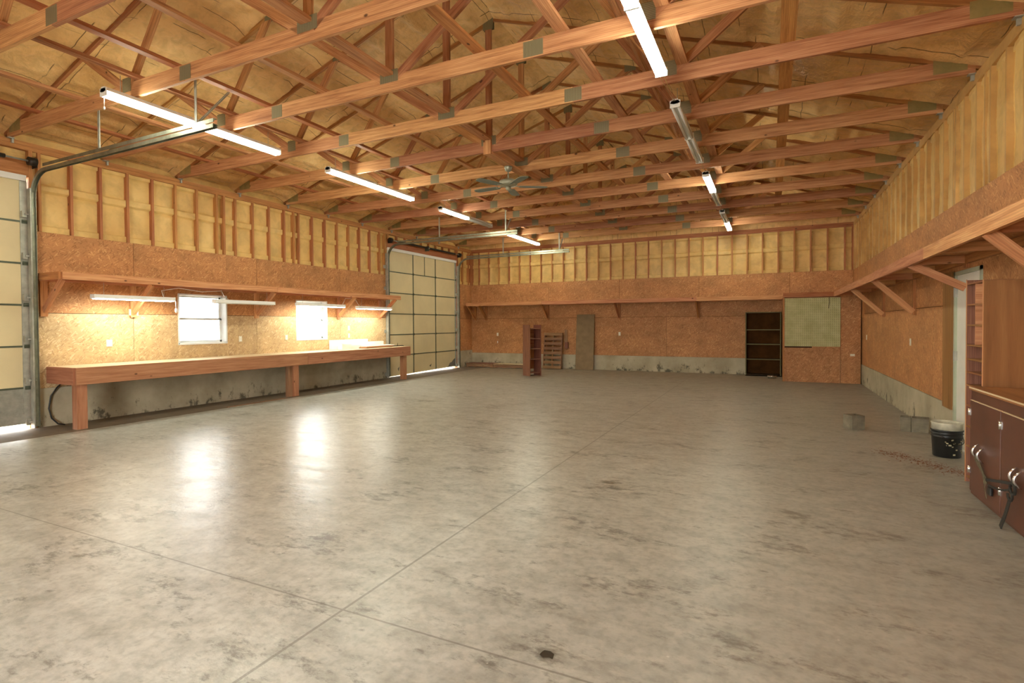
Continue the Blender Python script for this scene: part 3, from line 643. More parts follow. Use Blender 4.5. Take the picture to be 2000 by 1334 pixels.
# ------------------------------------------------------------------ windows
for n, (a, b_, z0, z1) in enumerate((W1, W2)):
    Wn = tag(empty('window_%d' % (n+1), (XL, (a+b_)/2, z0)), ('white sash window over the bench nearer the first garage door' if n == 0 else 'white sash window over the bench beside the stack of white boards'), 'window', kind='structure')
    def B(mb, nm, mat, par=None):
        ob = mb.build(nm, mat); ob.parent = Wn; ob.matrix_parent_inverse = Matrix.Translation(-Wn.location); return ob
    m = MB()
    for (p, q, r, s) in ((a-0.02, a+0.07, z0, z1), (b_-0.07, b_+0.02, z0, z1), (a, b_, z1-0.08, z1+0.02), (a-0.03, b_+0.03, z0-0.04, z0+0.07)): wbox(m, 'left', p, q, -0.025, 0.6, r, s)
    B(m, 'casing', WINF)
    zm = (z0+z1)/2
    m = MB()
    for d0, y_0, y_1, lo, hi in ((0.42, a+0.07, b_-0.07, z0+0.07, zm+0.04), (0.50, a+0.07, b_-0.07, zm-0.04, z1-0.08)):
        t = 0.13
        for (p, q, r, s) in ((y_0, y_0+t, lo, hi), (y_1-t, y_1, lo, hi), (y_0, y_1, lo, lo+t), (y_0, y_1, hi-0.09, hi)): wbox(m, 'left', p, q, d0, d0+0.07, r, s)
    B(m, 'sash', WINF)
    m = MB(); wbox(m, 'left', a+0.15, b_-0.15, 0.45, 0.455, z0+0.1, zm); wbox(m, 'left', a+0.15, b_-0.15, 0.53, 0.535, zm, z1-0.1)
    B(m, 'pane', GLASS)

# ------------------------------------------------------------------ entry door on the right
Dr = tag(empty('door_3', (XR, 25.2, 0)), 'plain white entry door on the right wall behind the pigeonhole shelf', 'door', kind='structure')
def BD(mb, nm, mat, **k):
    ob = mb.build(nm, mat, **k); ob.parent = Dr; ob.matrix_parent_inverse = Matrix.Translation(-Dr.location); return ob
m = MB(); m.box(XR+0.03, XR+0.18, 23.8, 26.57, 0.04, 6.75)
for z0, z1 in ((0.5, 3.2), (3.7, 6.2)):
    for y0 in (24.1, 25.3): m.box(XR+0.02, XR+0.05, y0, y0+0.95, z0, z1)
BD(m, 'door_leaf', WHITED)
m = MB(); m.box(XR-0.05, XR+0.2, 26.57, 26.72, 0, 6.9).box(XR-0.05, XR+0.2, 23.65, 23.8, 0, 6.9).box(XR-0.05, XR+0.2, 23.65, 26.72, 6.76, 6.9); BD(m, 'door_frame', FRAMEP)
for z in (0.7, 3.6, 6.1): m = MB(); m.box(XR-0.07, XR+0.04, 26.5, 26.62, z-0.18, z+0.18).tube([(XR-0.06, 26.56, z-0.19), (XR-0.06, 26.56, z+0.19)], 0.035, 8); BD(m, 'hinge', GALV)
m = MB(); m.tube([(XR+0.03, 24.0, 3.1), (XR-0.14, 24.0, 3.1)], 0.04, 8).lathe([(0.001, -0.1), (0.09, -0.08), (0.1, 0), (0.09, 0.08), (0.001, 0.1)], (XR-0.2, 24.0, 3.1), 14); BD(m, 'door_knob', CHROME)
m = MB(); m.box(XR-0.10, XR-0.001, 26.8, 27.98, 1.42, 6.95); tag(m.build('trim_1', KNOTTY, origin=(XR, 27.4, 1.42)), 'wide knotty brown board beside the white entry door', 'trim', kind='structure')
m = MB(); m.box(XR-0.06, XR-0.001, 28.0, 28.14, 1.6, 5.6); tag(m.build('trim_2', STUD, origin=(XR, 28.05, 1.6)), 'narrow upright strip between OSB and the wide knotty board', 'trim', kind='structure')

# ------------------------------------------------------------------ wall shelves
def shelf_left():
    S = tag(empty('wall_shelf', (XL, 13.65, 7.2)), 'long bracketed wooden shelf above the workbench windows', 'shelf')
    def B(mb, nm, mat):
        ob = mb.build(nm, mat); ob.parent = S; ob.matrix_parent_inverse = Matrix.Translation(-S.location); return ob
    xf = -30.4; y0, y1 = 13.65, 39.3
    m = MB(); m.box(XL+0.01, xf, y0, y1, 7.52, 7.58); B(m, 'shelf_deck', OSB)
    for a, b_ in ((y0, 25.9), (25.92, y1+0.05)): m = MB(); m.off = a; m.box(xf, xf+0.125, a, b_, 7.2, 7.55); B(m, 'fascia', PINE)
    m = MB(); m.box(XL+0.01, XL+0.135, y0, y1, 7.2, 7.51); B(m, 'ledger', PINE)
    m = MB(); m.box(XL+0.01, xf, y0-0.12, y0-0.003, 7.2, 7.56); B(m, 'end_board', STUD)
    for i, y in enumerate((13.75, 17.85, 25.84, 33.7, 38.85)):
        m = MB(); m.off = y; m.box(XL+0.14, xf-0.005, y-0.06, y+0.06, 7.23, 7.51); B(m, 'joist', PINE)
        m = MB(); m.off = y; m.box(XL+0.005, XL+0.13, y-0.15, y+0.15, 5.45, 7.19); B(m, 'bracket_post', STUD if i == 0 else PINE)
        m = MB(); m.off = y+5; m.beam((XL+0.14, y, 5.72), (xf-0.08, y, 7.24), 0.13, 0.29, (0, 1, 0)); B(m, 'brace', PINE)
    return S
shelf_left()
def shelf_back():
    S = tag(empty('wall_shelf', (-15, YB, 7.1)), 'long thin-fronted wooden shelf across the back wall', 'shelf')
    def B(mb, nm, mat):
        ob = mb.build(nm, mat); ob.parent = S; ob.matrix_parent_inverse = Matrix.Translation(-S.location); return ob
    yf = 53.7; x0, x1 = -31.9, 0.93
    m = MB(); m.box(x0, x1, yf, YB-0.01, 7.38, 7.43); B(m, 'shelf_deck', OSB)
    for a, b_ in ((x0, -22.4), (-22.38, -6.4), (-6.38, x1)): m = MB(); m.off = a; m.box(a, b_, yf-0.125, yf, 7.06, 7.42); B(m, 'fascia', PINE)
    m = MB(); m.box(x0, x1, YB-0.135, YB-0.01, 7.06, 7.37); B(m, 'ledger', PINE)
    for x in (-31.8, -30.36, -22.5, -14.4, -6.45):
        m = MB(); m.off = x; m.box(x-0.06, x+0.06, yf+0.005, YB-0.14, 7.1, 7.37); B(m, 'joist', STUD)
        m = MB(); m.off = x; m.box(x-0.14, x+0.14, YB-0.13, YB-0.005, 5.4, 7.05); B(m, 'bracket_post', STUD)
        m = MB(); m.off = x+3; m.beam((x, YB-0.14, 5.65), (x, yf+0.08, 7.12), 0.13, 0.29, (1, 0, 0)); B(m, 'brace', STUD)
shelf_back()
def shelf_right():
    S = tag(empty('wall_shelf', (XR, 30, 7.1)), 'deep wooden shelf with diagonal braces along the right wall', 'shelf')
    def B(mb, nm, mat):
        ob = mb.build(nm, mat); ob.parent = S; ob.matrix_parent_inverse = Matrix.Translation(-S.location); return ob
    xf = 4.78; y0, y1 = 6.5, 50.35
    m = MB(); m.box(xf, XR-0.01, y0, y1, 7.42, 7.47); B(m, 'shelf_deck', OSB)
    for a, b_, dz in ((y0, 22.3, 0.01), (22.32, 31.9, 0.0), (31.92, y1, -0.01)): m = MB(); m.off = a; m.box(xf-0.125, xf, a, b_, 7.06+dz, 7.45+dz); B(m, 'fascia', PINE)
    m = MB(); m.box(XR-0.135, XR-0.01, y0, y1, 7.1, 7.41); B(m, 'ledger', STUD)
    for y in (9.0, 13.0, 17.0, 21.0, 25.1, 29.1, 33.15, 37.2, 41.2, 45.3, 49.6):
        m = MB(); m.off = y; m.box(xf+0.005, XR-0.14, y-0.06, y+0.06, 7.12, 7.41); B(m, 'joist', PINE)
    for y in (9.0, 17.0, 25.1, 33.15, 41.2, 49.6):
        m = MB(); m.off = y; m.box(XR-0.13, XR-0.005, y-0.13, y+0.13, 5.3 if y != 25.1 else 6.95, 7.09); B(m, 'bracket_post', STUD)
        if y < 49: m = MB(); m.off = y+3; m.beam((XR-0.14, y-0.14, 5.45 if y != 25.1 else 6.2), (xf+0.02, y-0.14, 7.14), 0.13, 0.28, (0, 1, 0)); B(m, 'brace', PINE)
shelf_right()

# ------------------------------------------------------------------ workbench
Wk = tag(empty('workbench', (-31, 27, 0)), 'very long wooden workbench along the left wall under the windows', 'workbench')
def BW(mb, nm, mat, **k):
    ob = mb.build(nm, mat, **k); ob.parent = Wk; ob.matrix_parent_inverse = Matrix.Translation(-Wk.location); return ob
xf = -29.9
m = MB(); m.box(XL+0.045, xf, 13.95, 39.98, 2.90, 2.97); BW(m, 'bench_top', PLY)
for a, b_ in ((13.9, 28.0), (28.02, 40.05)): m = MB(); m.off = a; m.box(xf, xf+0.13, a, b_, 2.15, 2.965); BW(m, 'front_apron', BENCHW)
m = MB(); m.off = 4; m.box(XL+0.045, xf-0.001, 13.82, 13.945, 2.15, 2.965); BW(m, 'end_apron', BENCHW)
m = MB(); m.box(XL+0.045, xf, 39.985, 40.1, 2.15, 2.965); BW(m, 'end_apron', BENCHW)
for y in (13.96, 26.85, 39.2): m = MB(); m.off = y; m.box(xf-0.42, xf-0.01, y, y+0.44, 0.0, 2.14 if y > 20 else 2.14); BW(m, 'bench_leg', BENCHW)
m = MB(); m.off = 7; m.box(xf-0.42, xf-0.14, 26.5, 26.84, 0.0, 2.14); BW(m, 'bench_leg', OLDW)
for y in (18, 22, 26.2, 31, 35): m = MB(); m.off = y; m.box(XL+0.14, xf-0.01, y-0.06, y+0.06, 2.45, 2.895); BW(m, 'bench_joist', BENCHW)
m = MB(); m.box(XL+0.045, XL+0.13, 13.95, 39.98, 2.4, 2.895); BW(m, 'ledger', BENCHW)

# white boards, planks and pry tool on the bench
WBG = 'white boards stacked on the bench'
for i, (y0, y1, x0, z0, h_, lab) in enumerate((
        (32.6, 36.9, XL+0.06, 2.975, 0.75, 'tallest white board standing against the wall at the back of the bench'),
        (33.2, 38.6, XL+0.40, 2.975, 0.52, 'middle white board in the stack on the bench, nearly as long'),
        (32.9, 33.95, XL+0.75, 2.975, 0.42, 'short white box end in front of the white boards'),
        (34.1, 37.2, XL+0.72, 2.975, 0.30, 'lowest front white board beside the short white box'))):
    m = MB(); m.box(x0, x0+(0.28 if i != 2 else 0.4), y0, y1, z0, z0+h_)
    m.box(x0-0.0, x0+0.29, y0+0.02, y1-0.02, z0+h_*0.45, z0+h_*0.47)
    tag(m.build('white_board' if i != 2 else 'white_carton', CARD, origin=(x0, y0, z0)), lab, 'board' if i != 2 else 'box', WBG)
for i in range(3):
    z = 2.975+i*0.075; m = MB(); m.off = i*4; m.box(-31.35+i*0.05, -30.55+i*0.03, 35.0+i*0.05, 38.4+i*0.12, z, z+0.07)
    tag(m.build('flat_plank', [OLDW, PINE, CARD][i], origin=(-31, 36, z)), ['dark lowest plank', 'brown middle plank', 'white topmost plank'][i]+' of the low pile near the end of the bench', 'plank', 'planks lying on the bench')
m = MB(); m.tube([(-31.0, 38.6, 3.02), (-30.7, 39.3, 3.03), (-30.45, 39.75, 3.05)], 0.035, 8).tube([(-30.7, 39.3, 3.03), (-30.9, 39.6, 3.14), (-31.05, 39.8, 3.27)], [0.03, 0.03, 0.02], 8).tube([(-30.45, 39.75, 3.03), (-30.2, 39.6, 3.03)], 0.03, 8)
tag(m.build('clamp_tool', BLACKM, origin=(-30.7, 39.3, 2.975)), 'small black metal clamp lying at the far end of the bench', 'tool')

# ------------------------------------------------------------------ fluorescent fixtures
def fixture(x, y0, y1, lit, label, zb_=13.80):
    e = tag(empty('ceiling_light', (x, y0, zb_)), label, 'light', 'fluorescent strip lights under the trusses')
    def B(mb, nm, mat):
        ob = mb.build(nm, mat); ob.parent = e; ob.matrix_parent_inverse = Matrix.Translation(-e.location); return ob
    z1 = zb_
    m = MB(); m.prism([(x-0.10, y0, z1), (x+0.10, y0, z1), (x+0.19, y0, z1-0.16), (x+0.06, y0, z1-0.20), (x-0.06, y0, z1-0.20), (x-0.19, y0, z1-0.16)], (0, y1-y0, 0))
    ob = B(m, 'housing', WHITEM)
    mid = (y0+y1)/2
    m = MB()
    for yy in (y0, mid, y1): m = MB(); m.box(x-0.20, x+0.20, yy-0.04 if yy != y0 else yy-0.0, yy+0.04 if yy != y1 else yy+0.0, z1-0.34, z1-0.05); B(m, 'lamp_holder', WHITEM)
    for (a, b_), on in zip(((y0+0.05, mid-0.05), (mid+0.05, y1-0.05)), lit):
        for dx in (-0.12, 0.12):
            m = MB(); m.tube([(x+dx, a, z1-0.28), (x+dx, b_, z1-0.28)], 0.065, 10); B(m, 'lamp_tube', LIT if on else TUBEOFF)
    for yy in (y0+0.6, y1-0.6): m = MB(); m.tube([(x, yy, z1), (x, yy, H+0.6)], 0.012, 5); B(m, 'hanger_wire', GALV)
    return e
XLR, XRR = -22.27, -3.42
fixture(XLR, 11.4, 19.2, (1, 1), 'lit double strip light beside the overhead door track, first of the left row')
fixture(XLR, 22.5, 30.3, (1, 1), 'lit strip light under the left trusses, second of the left row')
fixture(XLR, 33.75, 41.7, (1, 0), 'half-lit strip light, third of the left row, far half dark')
fixture(XLR-0.4, 46.0, 53.4, (1, 1), 'lit strip light by the far door track, fourth of the left row')
fixture(XRR, 10.2, 19.0, (1, 1), 'brightly lit strip light at the top edge, first of the right row')
fixture(XRR, 21.9, 30.1, (0, 0), 'unlit white strip light, second of the right row')
fixture(XRR, 33.0, 41.6, (1, 0), 'half-lit strip light, third of the right row, near half lit')
fixture(XRR, 44.7, 53.2, (0, 1), 'half-lit strip light by the back wall, fourth of the right row')
CBL = plain('yellow_cable', (0.55, 0.36, 0.12), 0.5)
for (a, b_), lb_ in zip(((19.0, 21.9), (30.1, 33.0), (41.6, 44.7)), ('running from the brightly lit strip light to the unlit one', 'running from the unlit strip light to the half-lit third one', 'joining the third and fourth lights of the right row')):
    m = MB(); m.tube([(XRR, a+0.02, 13.7), (XRR+0.02, (a+b_)/2, 13.62), (XRR, b_-0.02, 13.7)], 0.014, 6)
    tag(m.build('power_cable', CBL, origin=(XRR, a, 13.7)), 'thin tan ceiling wire '+lb_, 'cable', 'wires between the right strip lights')
m = MB(); m.tube([(XRR-0.35, 18.2, 14.0), (XRR-0.22, 20.0, 13.9), (XRR-0.06, 21.88, 13.72)], 0.012, 6)
tag(m.build('power_cable', CBL, origin=(XRR, 20, 13.9)), 'second slanting tan wire reaching the end of the unlit ceiling light', 'cable')
m = MB(); m.tube([(XLR-0.12, 11.5, 13.5), (XLR-0.12, 11.5, 13.12)], 0.01, 5).lathe([(0.005, 0.05), (0.03, 0.02), (0.035, -0.05), (0.005, -0.08)], (XLR-0.12, 11.5, 13.08), 8)
p_ = m.build('pull_cord', WHITEM); fx0 = bpy.data.objects['ceiling_light']; p_.parent = fx0; p_.matrix_parent_inverse = Matrix.Translation(-fx0.location)

def shop_light(y0, y1, on, label, zz=6.44, x=-30.92):
    y0 *= 0.991; y1 *= 0.991
    e = tag(empty('shop_light', (x, y0, zz)), label, 'light', 'shop lights hung over the workbench')
    def B(mb, nm, mat):
        ob = mb.build(nm, mat); ob.parent = e; ob.matrix_parent_inverse = Matrix.Translation(-e.location); return ob
    m = MB()
    prof = [(-0.23, -0.06), (-0.10, 0.14), (0.10, 0.14), (0.23, -0.06), (0.215, -0.065), (0.09, 0.125), (-0.09, 0.125), (-0.215, -0.065)]
    m.prism([(x+a, y0, zz+b_) for a, b_ in prof], (0, y1-y0, 0)); B(m, 'reflector', WHITEM)
    for ye in (y0, y1): m = MB(); m.box(x-0.2, x+0.2, ye-0.025, ye+0.025, zz-0.08, zz+0.14); B(m, 'end_cap', WHITEM)
    for dx in (-0.1, 0.1):
        m = MB(); m.tube([(x+dx, y0+0.05, zz-0.05), (x+dx, y1-0.05, zz-0.05)], 0.06, 10); B(m, 'lamp_tube', LITW if on else TUBEOFF)
    for yy in (y0+0.5, y1-0.5):
        m = MB(); n = 9
        for k in range(n):
            z = zz+0.14+(7.2-zz-0.14)*k/n; z2 = zz+0.14+(7.2-zz-0.14)*(k+1)/n; dy = 0.012 if k % 2 else -0.012
            m.tube([(x, yy+dy, z), (x, yy-dy, z2)], 0.009, 5)
        B(m, 'hanging_chain', GALV)
    return e
s1 = shop_light(15.34, 19.4, 1, 'brightly lit shop light over the bench near the first garage door')
m = MB(); m.tube([(-30.8, 19.3, 6.38), (-30.8, 19.32, 5.95)], 0.02, 6).lathe([(0.01, 0.12), (0.06, 0.08), (0.07, -0.05), (0.04, -0.14), (0.005, -0.16)], (-30.8, 19.32, 5.85), 10)
pc = m.build('pull_switch', WHITEM); pc.parent = s1; pc.matrix_parent_inverse = Matrix.Translation(-s1.location)
shop_light(21.95, 26.3, 0, 'unlit grey shop light hanging between the two windows')
shop_light(28.4, 33.1, 1, 'shop light hanging in front of the window beside the white boards')
shop_light(34.7, 39.0, 1, 'lit shop light at the far end of the bench before the garage door', zz=6.38)
m = MB(); m.tube([(-30.92, 18.7, 6.6), (-31.1, 18.7, 6.95), (-31.0, 19.6, 7.14), (-31.0, 21.0, 7.0), (-31.0, 22.3, 7.12), (-30.95, 22.4, 6.85), (-30.92, 22.7, 6.6)], 0.018, 6)
tag(m.build('lamp_cord', WHITEM), 'looping white lamp cord under the shelf above the first window', 'cord')
m = MB(); m.tube([(-30.92, 32.7, 6.6), (-31.1, 33.2, 7.1), (-31.0, 34.2, 7.1), (-30.92, 34.6, 6.55)], 0.018, 6)
tag(m.build('lamp_cord', WHITEM), 'short white lamp cord joining the two far shop lights', 'cord')

# ------------------------------------------------------------------ outlets
def outlet(side, s, z, label, horiz=False, w_=0.23, h_=0.38):
    if horiz: w_, h_ = h_, w_
    m = MB(); wbox(m, side, s-w_/2, s+w_/2, -0.035, -0.002, z-h_/2, z+h_/2)
    pr = {'left': (XL, s, z), 'right': (XR, s, z), 'back': (s, YB, z)}[side]
    o = m.build('wall_outlet', PLATEW, origin=pr, bevel=0.008); tag(o, label, 'outlet', 'ivory outlet plates')
    m = MB()
    for k in (-1, 1):
        if horiz: wbox(m, side, s+k*0.08-0.04, s+k*0.08+0.04, -0.045, -0.034, z-0.05, z+0.05)
        else: wbox(m, side, s-0.05, s+0.05, -0.045, -0.034, z+k*0.08-0.04, z+k*0.08+0.04)
    c = m.build('socket', WHITEM); c.parent = o; c.matrix_parent_inverse = Matrix.Translation(-Vector(pr)*F)
outlet('left', 16.65, 4.04, 'ivory outlet plate above the bench left of the first window', w_=0.3)
outlet('left', 24.6, 4.05, 'ivory outlet plate right after the first window')
outlet('left', 28.4, 4.06, 'ivory outlet plate just before the window beside the white boards')
outlet('left', 34.9, 4.7, 'ivory upper plate above the stack of white boards')
outlet('left', 34.9, 4.05, 'ivory lower plate just over the stack of white boards')
outlet('back', -28.87, 3.77, 'ivory outlet plate on the back wall above the floor pallets')
outlet('back', -28.87, 2.87, 'tiny ivory plate below the outlet above the floor pallets', w_=0.1, h_=0.2)
outlet('back', -14.38, 3.87, 'ivory outlet plate on the back wall right of the leaning brown board')
outlet('right', 48.2, 2.9+0.9, 'ivory plate on the right wall next to the corner closet')
outlet('right', 34.1, 3.9, 'ivory plate in the middle of the right OSB wall')
m = MB(); wbox(m, 'left', 17.65, 18.1, -0.12, -0.002, 5.55, 5.9); tag(m.build('junction_box', PLATEW, origin=(XL, 17.9, 5.7), bevel=0.01), 'small ivory junction box under the shelf bracket left of the first window', 'box')

# ------------------------------------------------------------------ closet with pegboard in the far right corner
Cl = tag(empty('corner_closet', (3.8, 50.5, 0)), 'tall OSB closet in the far right corner with a pale green pegboard', 'closet')
def BC(mb, nm, mat, **k):
    ob = mb.build(nm, mat, **k); ob.parent = Cl; ob.matrix_parent_inverse = Matrix.Translation(-Cl.location); return ob
yc = 50.5
m = MB(); m.off = 2; m.box(1.0, 5.13, yc, yc+0.05, 0.0, 7.02); BC(m, 'front_sheet', OSB)
m = MB(); m.off = 9; m.box(5.15, 6.53, yc, yc+0.05, 0.0, 7.05); BC(m, 'front_sheet', OSB)
m = MB(); m.box(0.98, 1.03, yc+0.055, YB-0.01, 0.0, 7.05); BC(m, 'side_sheet', OSB)
m = MB(); m.box(0.95, 4.62, yc-0.12, yc-0.002, 7.06, 7.45); BC(m, 'top_fascia', STUD)
m = MB(); m.box(0.93, 1.06, yc-0.12, yc-0.002, 0.0, 7.05); BC(m, 'corner_post', STUD)
m = MB(); m.box(0.98, XR-0.01, yc+0.06, YB-0.02, 7.06, 7.11); BC(m, 'closet_top', OSB)
m = MB(); m.box(1.08, 5.12, yc-0.03, yc-0.002, 2.97, 6.99); BC(m, 'pegboard', PEG)
m = MB(); m.box(1.08, 3.1, yc-0.035, yc-0.002, 2.86, 2.965); BC(m, 'ledge_strip', DARKW)
m = MB(); m.box(5.8, 6.12, yc-0.04, yc-0.002, 2.22, 2.4); o = BC(m, 'outlet_plate', PLATEW); o['label'] = 'ivory plate mounted sideways'
m = MB(); m.tube([(4.32, yc-0.06, 7.0), (4.34, yc-0.05, 6.6), (4.28, yc-0.05, 6.1)], 0.02, 6); BC(m, 'hanging_cord', STRAP)

# dark bookcase
Bk = tag(empty('bookcase', (-0.6, 55, 0)), 'dark empty bookcase with four openings standing beside the corner closet', 'bookcase')
def BB(mb, nm, mat, **k):
    ob = mb.build(nm, mat, **k); ob.parent = Bk; ob.matrix_parent_inverse = Matrix.Translation(-Bk.location); return ob
y0, y1 = 54.45, 55.55
for x in (-2.12, 0.80): m = MB(); m.off = x; m.box(x, x+0.08, y0, y1, 0.02, 5.95); BB(m, 'side_panel', DARKW)
for z in (0.10, 1.52, 2.92, 4.26, 5.87): m = MB(); m.off = z; m.box(-2.035, 0.795, y0+0.01, y1-0.03, z, z+0.08); BB(m, 'shelf_board', DARKW)
m = MB(); m.box(-2.035, 0.795, y1-0.025, y1, 0.02, 5.95); BB(m, 'back_panel', plain('bookcase_back', (0.075, 0.032, 0.009), 0.8, 0, 0.4, 3, spec=0.05))
EDGE = plain('olive_painted_edge', (0.17, 0.15, 0.075), 0.6, 0, 0.2, spec=0.1)
m = MB()
for z in (1.52, 2.92, 4.26, 5.87): m.box(-2.12, 0.88, y0-0.02, y0-0.001, z, z+0.08)
m.box(-2.12, -2.04, y0-0.02, y0-0.001, 0.1, 5.95); m.box(0.80, 0.88, y0-0.02, y0-0.001, 0.1, 5.95); BB(m, 'face_edging', EDGE)
m = MB(); m.lathe([(0.28, 0), (0.34, 0.03), (0.38, 0.2), (0.40, 0.24), (0.36, 0.24), (0.33, 0.08), (0.001, 0.06)], (0, 0, 0), 24)
bo = tag(m.build('metal_bowl', CHROME, fix=True), 'small shiny metal pet bowl on the floor in front of the bookcase', 'bowl'); bo.location = Vector((0.12, 52.6, 0.001))*F

# red-brown narrow shelf unit
rot = math.atan2(46.23-46.89, -20.56+21.61)
Rs = tag(empty('narrow_shelf_unit', (-20.56, 46.23, 0), rot), 'narrow red-brown shelf unit with open cells standing on the slab', 'shelf unit')
def BR_(mb, nm, mat): return mb.build(nm, mat, Rs)
Wd, Dp, Ht = 1.2, 1.25, 4.88      # local: -x to the left corner, +y away
m = MB(); m.box(-Wd, 0, 0, 0.07, 0, Ht); BR_(m, 'side_panel', REDW)
m = MB(); m.off = 5; m.box(-Wd, 0, Dp, Dp+0.07, 0, Ht); BR_(m, 'side_panel', REDW)
for z in (0.28, 1.55, 2.55, 3.5, 4.48): m = MB(); m.off = z; m.box(-Wd+0.02, -0.02, 0.075, Dp-0.005, z, z+0.07); BR_(m, 'shelf_board', REDW)
for z0, z1 in ((2.0, 2.55), (3.0, 3.5), (4.0, 4.48), (1.0, 1.55)): m = MB(); m.off = z0*2; m.box(-Wd, -Wd+0.06, 0.075+(0.35 if z0 < 2.5 else 0), Dp-0.005, z0-0.40, z1-0.01); BR_(m, 'back_board', STUD)

# pallets
def pallet(slats_n, L_, W_, label, name='wooden_pallet'):
    P = tag(empty(name), label, 'pallet', 'wooden pallets by the back wall')
    for k in range(3): m = MB(); m.off = k*3; m.box(0, L_, k*(W_-0.13)/2, k*(W_-0.13)/2+0.13, 0.06, 0.34); m.build('stringer', OLDW, P)
    for k in range(slats_n):
        x = k*(L_-0.3)/(slats_n-1); m = MB(); m.off = k*5; m.box(x, x+0.30, 0, W_, 0.345, 0.40); m.build('slat', OLDW, P)
        if k % 2 == 0: m = MB(); m.off = k*7; m.box(x, x+0.30, 0, W_, 0.0, 0.055); m.build('slat', OLDW, P)
    return P
p1 = pallet(7, 3.5, 1.6, 'low wooden pallet on the floor in the far left corner'); p1.location = Vector((-32.1, 53.9, 0.002))*F
p2 = pallet(7, 3.9, 1.6, 'flat pallet with a pale sheet on it beside the red-brown shelf unit'); p2.location = Vector((-28.5, 53.85, 0.002))*F
m = MB(); m.box(-28.5, -24.7, 53.8, 55.45, 0.41, 0.45); tag(m.build('plywood_sheet', PLY, origin=(-26.6, 54.6, 0.41)), 'pale thin sheet lying on the flat pallet', 'board')
m = MB(); m.box(-32.1, -28.7, 53.8, 55.45, 0.41, 0.45); tag(m.build('hardboard_sheet', REDW, origin=(-30, 54.6, 0.41)), 'brown thin sheet lying on the corner pallet', 'board')
p3 = pallet(8, 3.95, 2.15, 'wooden pallet leaning upright against the back wall'); 
p3.rotation_euler = (0, math.radians(-81.5), 0); 
p3.matrix_world = Matrix.Translation(Vector((-22.75, 54.55, 0.01))*F) @ Matrix(((0, 1, 0, 0), (0.135, 0, -0.9908, 0), (0.9908, 0, 0.135, 0), (0, 0, 0, 1)))
p3.location.y += 0.42*F
m = MB(); m.beam((0, 0, 0), (0, 0.62, 5.95), 2.0, 0.03, (1, 0, 0)); lb = m.build('leaning_board', HARDB); lb.location = Vector((-18.05, 54.9, 0.01))*F
tag(lb, 'tall olive-brown hardboard sheet leaning on the back wall', 'board')
m = MB(); m.box(-20.42, -20.08, YB-0.25, YB-0.01, 2.25, 2.95); jb = tag(m.build('breaker_box', REDW, origin=(-20.25, YB, 2.25)), 'small brown wooden box on the back wall beside the leaning pallet', 'box')
m = MB(); m.box(-20.5, -20.2, YB-0.1, YB-0.01, 2.96, 4.3); tag(m.build('wall_batten', OLDW, origin=(-20.35, YB, 2.96)), 'short upright batten above the small brown box', 'batten')

# ------------------------------------------------------------------ right foreground: base cabinet, pigeonholes, bucket, blocks
Cb = tag(empty('base_cabinet', (5.85, 16, 0)), 'maroon painted base cabinet with chrome handles at the right edge', 'cabinet')
def BK(mb, nm, mat, par=None, **k):
    ob = mb.build(nm, mat, **k)
    p = par or Cb; ob.parent = p; ob.matrix_parent_inverse = p.matrix_world.inverted() if par else Matrix.Translation(-Cb.location); return ob
xc = 5.17; yA, yE = 10.6, 19.4
m = MB(); m.box(xc+0.03, XR-0.045, yA, yE, 0.04, 3.0); BK(m, 'cabinet_body', CABR)
m = MB(); m.box(xc-0.02, XR-0.045, yA-0.05, yE+0.02, 3.005, 3.09); BK(m, 'countertop', KNOTTY)
m = MB(); m.box(xc-0.025, xc-0.021, yA, yE+0.02, 3.05, 3.092); BK(m, 'counter_edge', PLY)
bounds = [19.3, 17.03, 14.72, 12.4]
for i in range(3):
    m = MB(); m.box(xc-0.035, xc+0.028, bounds[i+1]+0.03, bounds[i]-0.03, 0.16, 2.72); dr = BK(m, 'cabinet_door', CABR, bevel=0.01)
    m = MB(); m.box(xc-0.036, xc+0.02, bounds[i+1]+0.04, bounds[i]-0.04, 2.722, 2.735); eg = BK(m, 'raw_door_edge', PLY)
    for z in (0.74, 2.38):
        yy = bounds[i] if i else bounds[i]+0.0
        m = MB(); m.box(xc-0.05, xc-0.036, yy-0.10, yy-0.02, z-0.09, z+0.09).tube([(xc-0.05, yy, z-0.1), (xc-0.05, yy, z+0.1)], 0.03, 8).box(xc-0.045, xc-0.036, yy+0.02, yy+0.09, z-0.08, z+0.08)
        BK(m, 'hinge', CHROME)
def handle(y, z, h_=0.2):
    pts = []; 
    for k in range(9):
        t = -1+2*k/8; pts.append((xc-0.04-0.13*(1-t*t), y, z+h_*t))
    m = MB(); m.tube(pts, [0.014, 0.024, 0.03, 0.034, 0.036, 0.034, 0.03, 0.024, 0.014], 8); BK(m, 'door_handle', CHROME)
handle(18.55, 1.40); handle(18.18, 1.36); handle(16.03, 1.38); handle(15.78, 1.34)
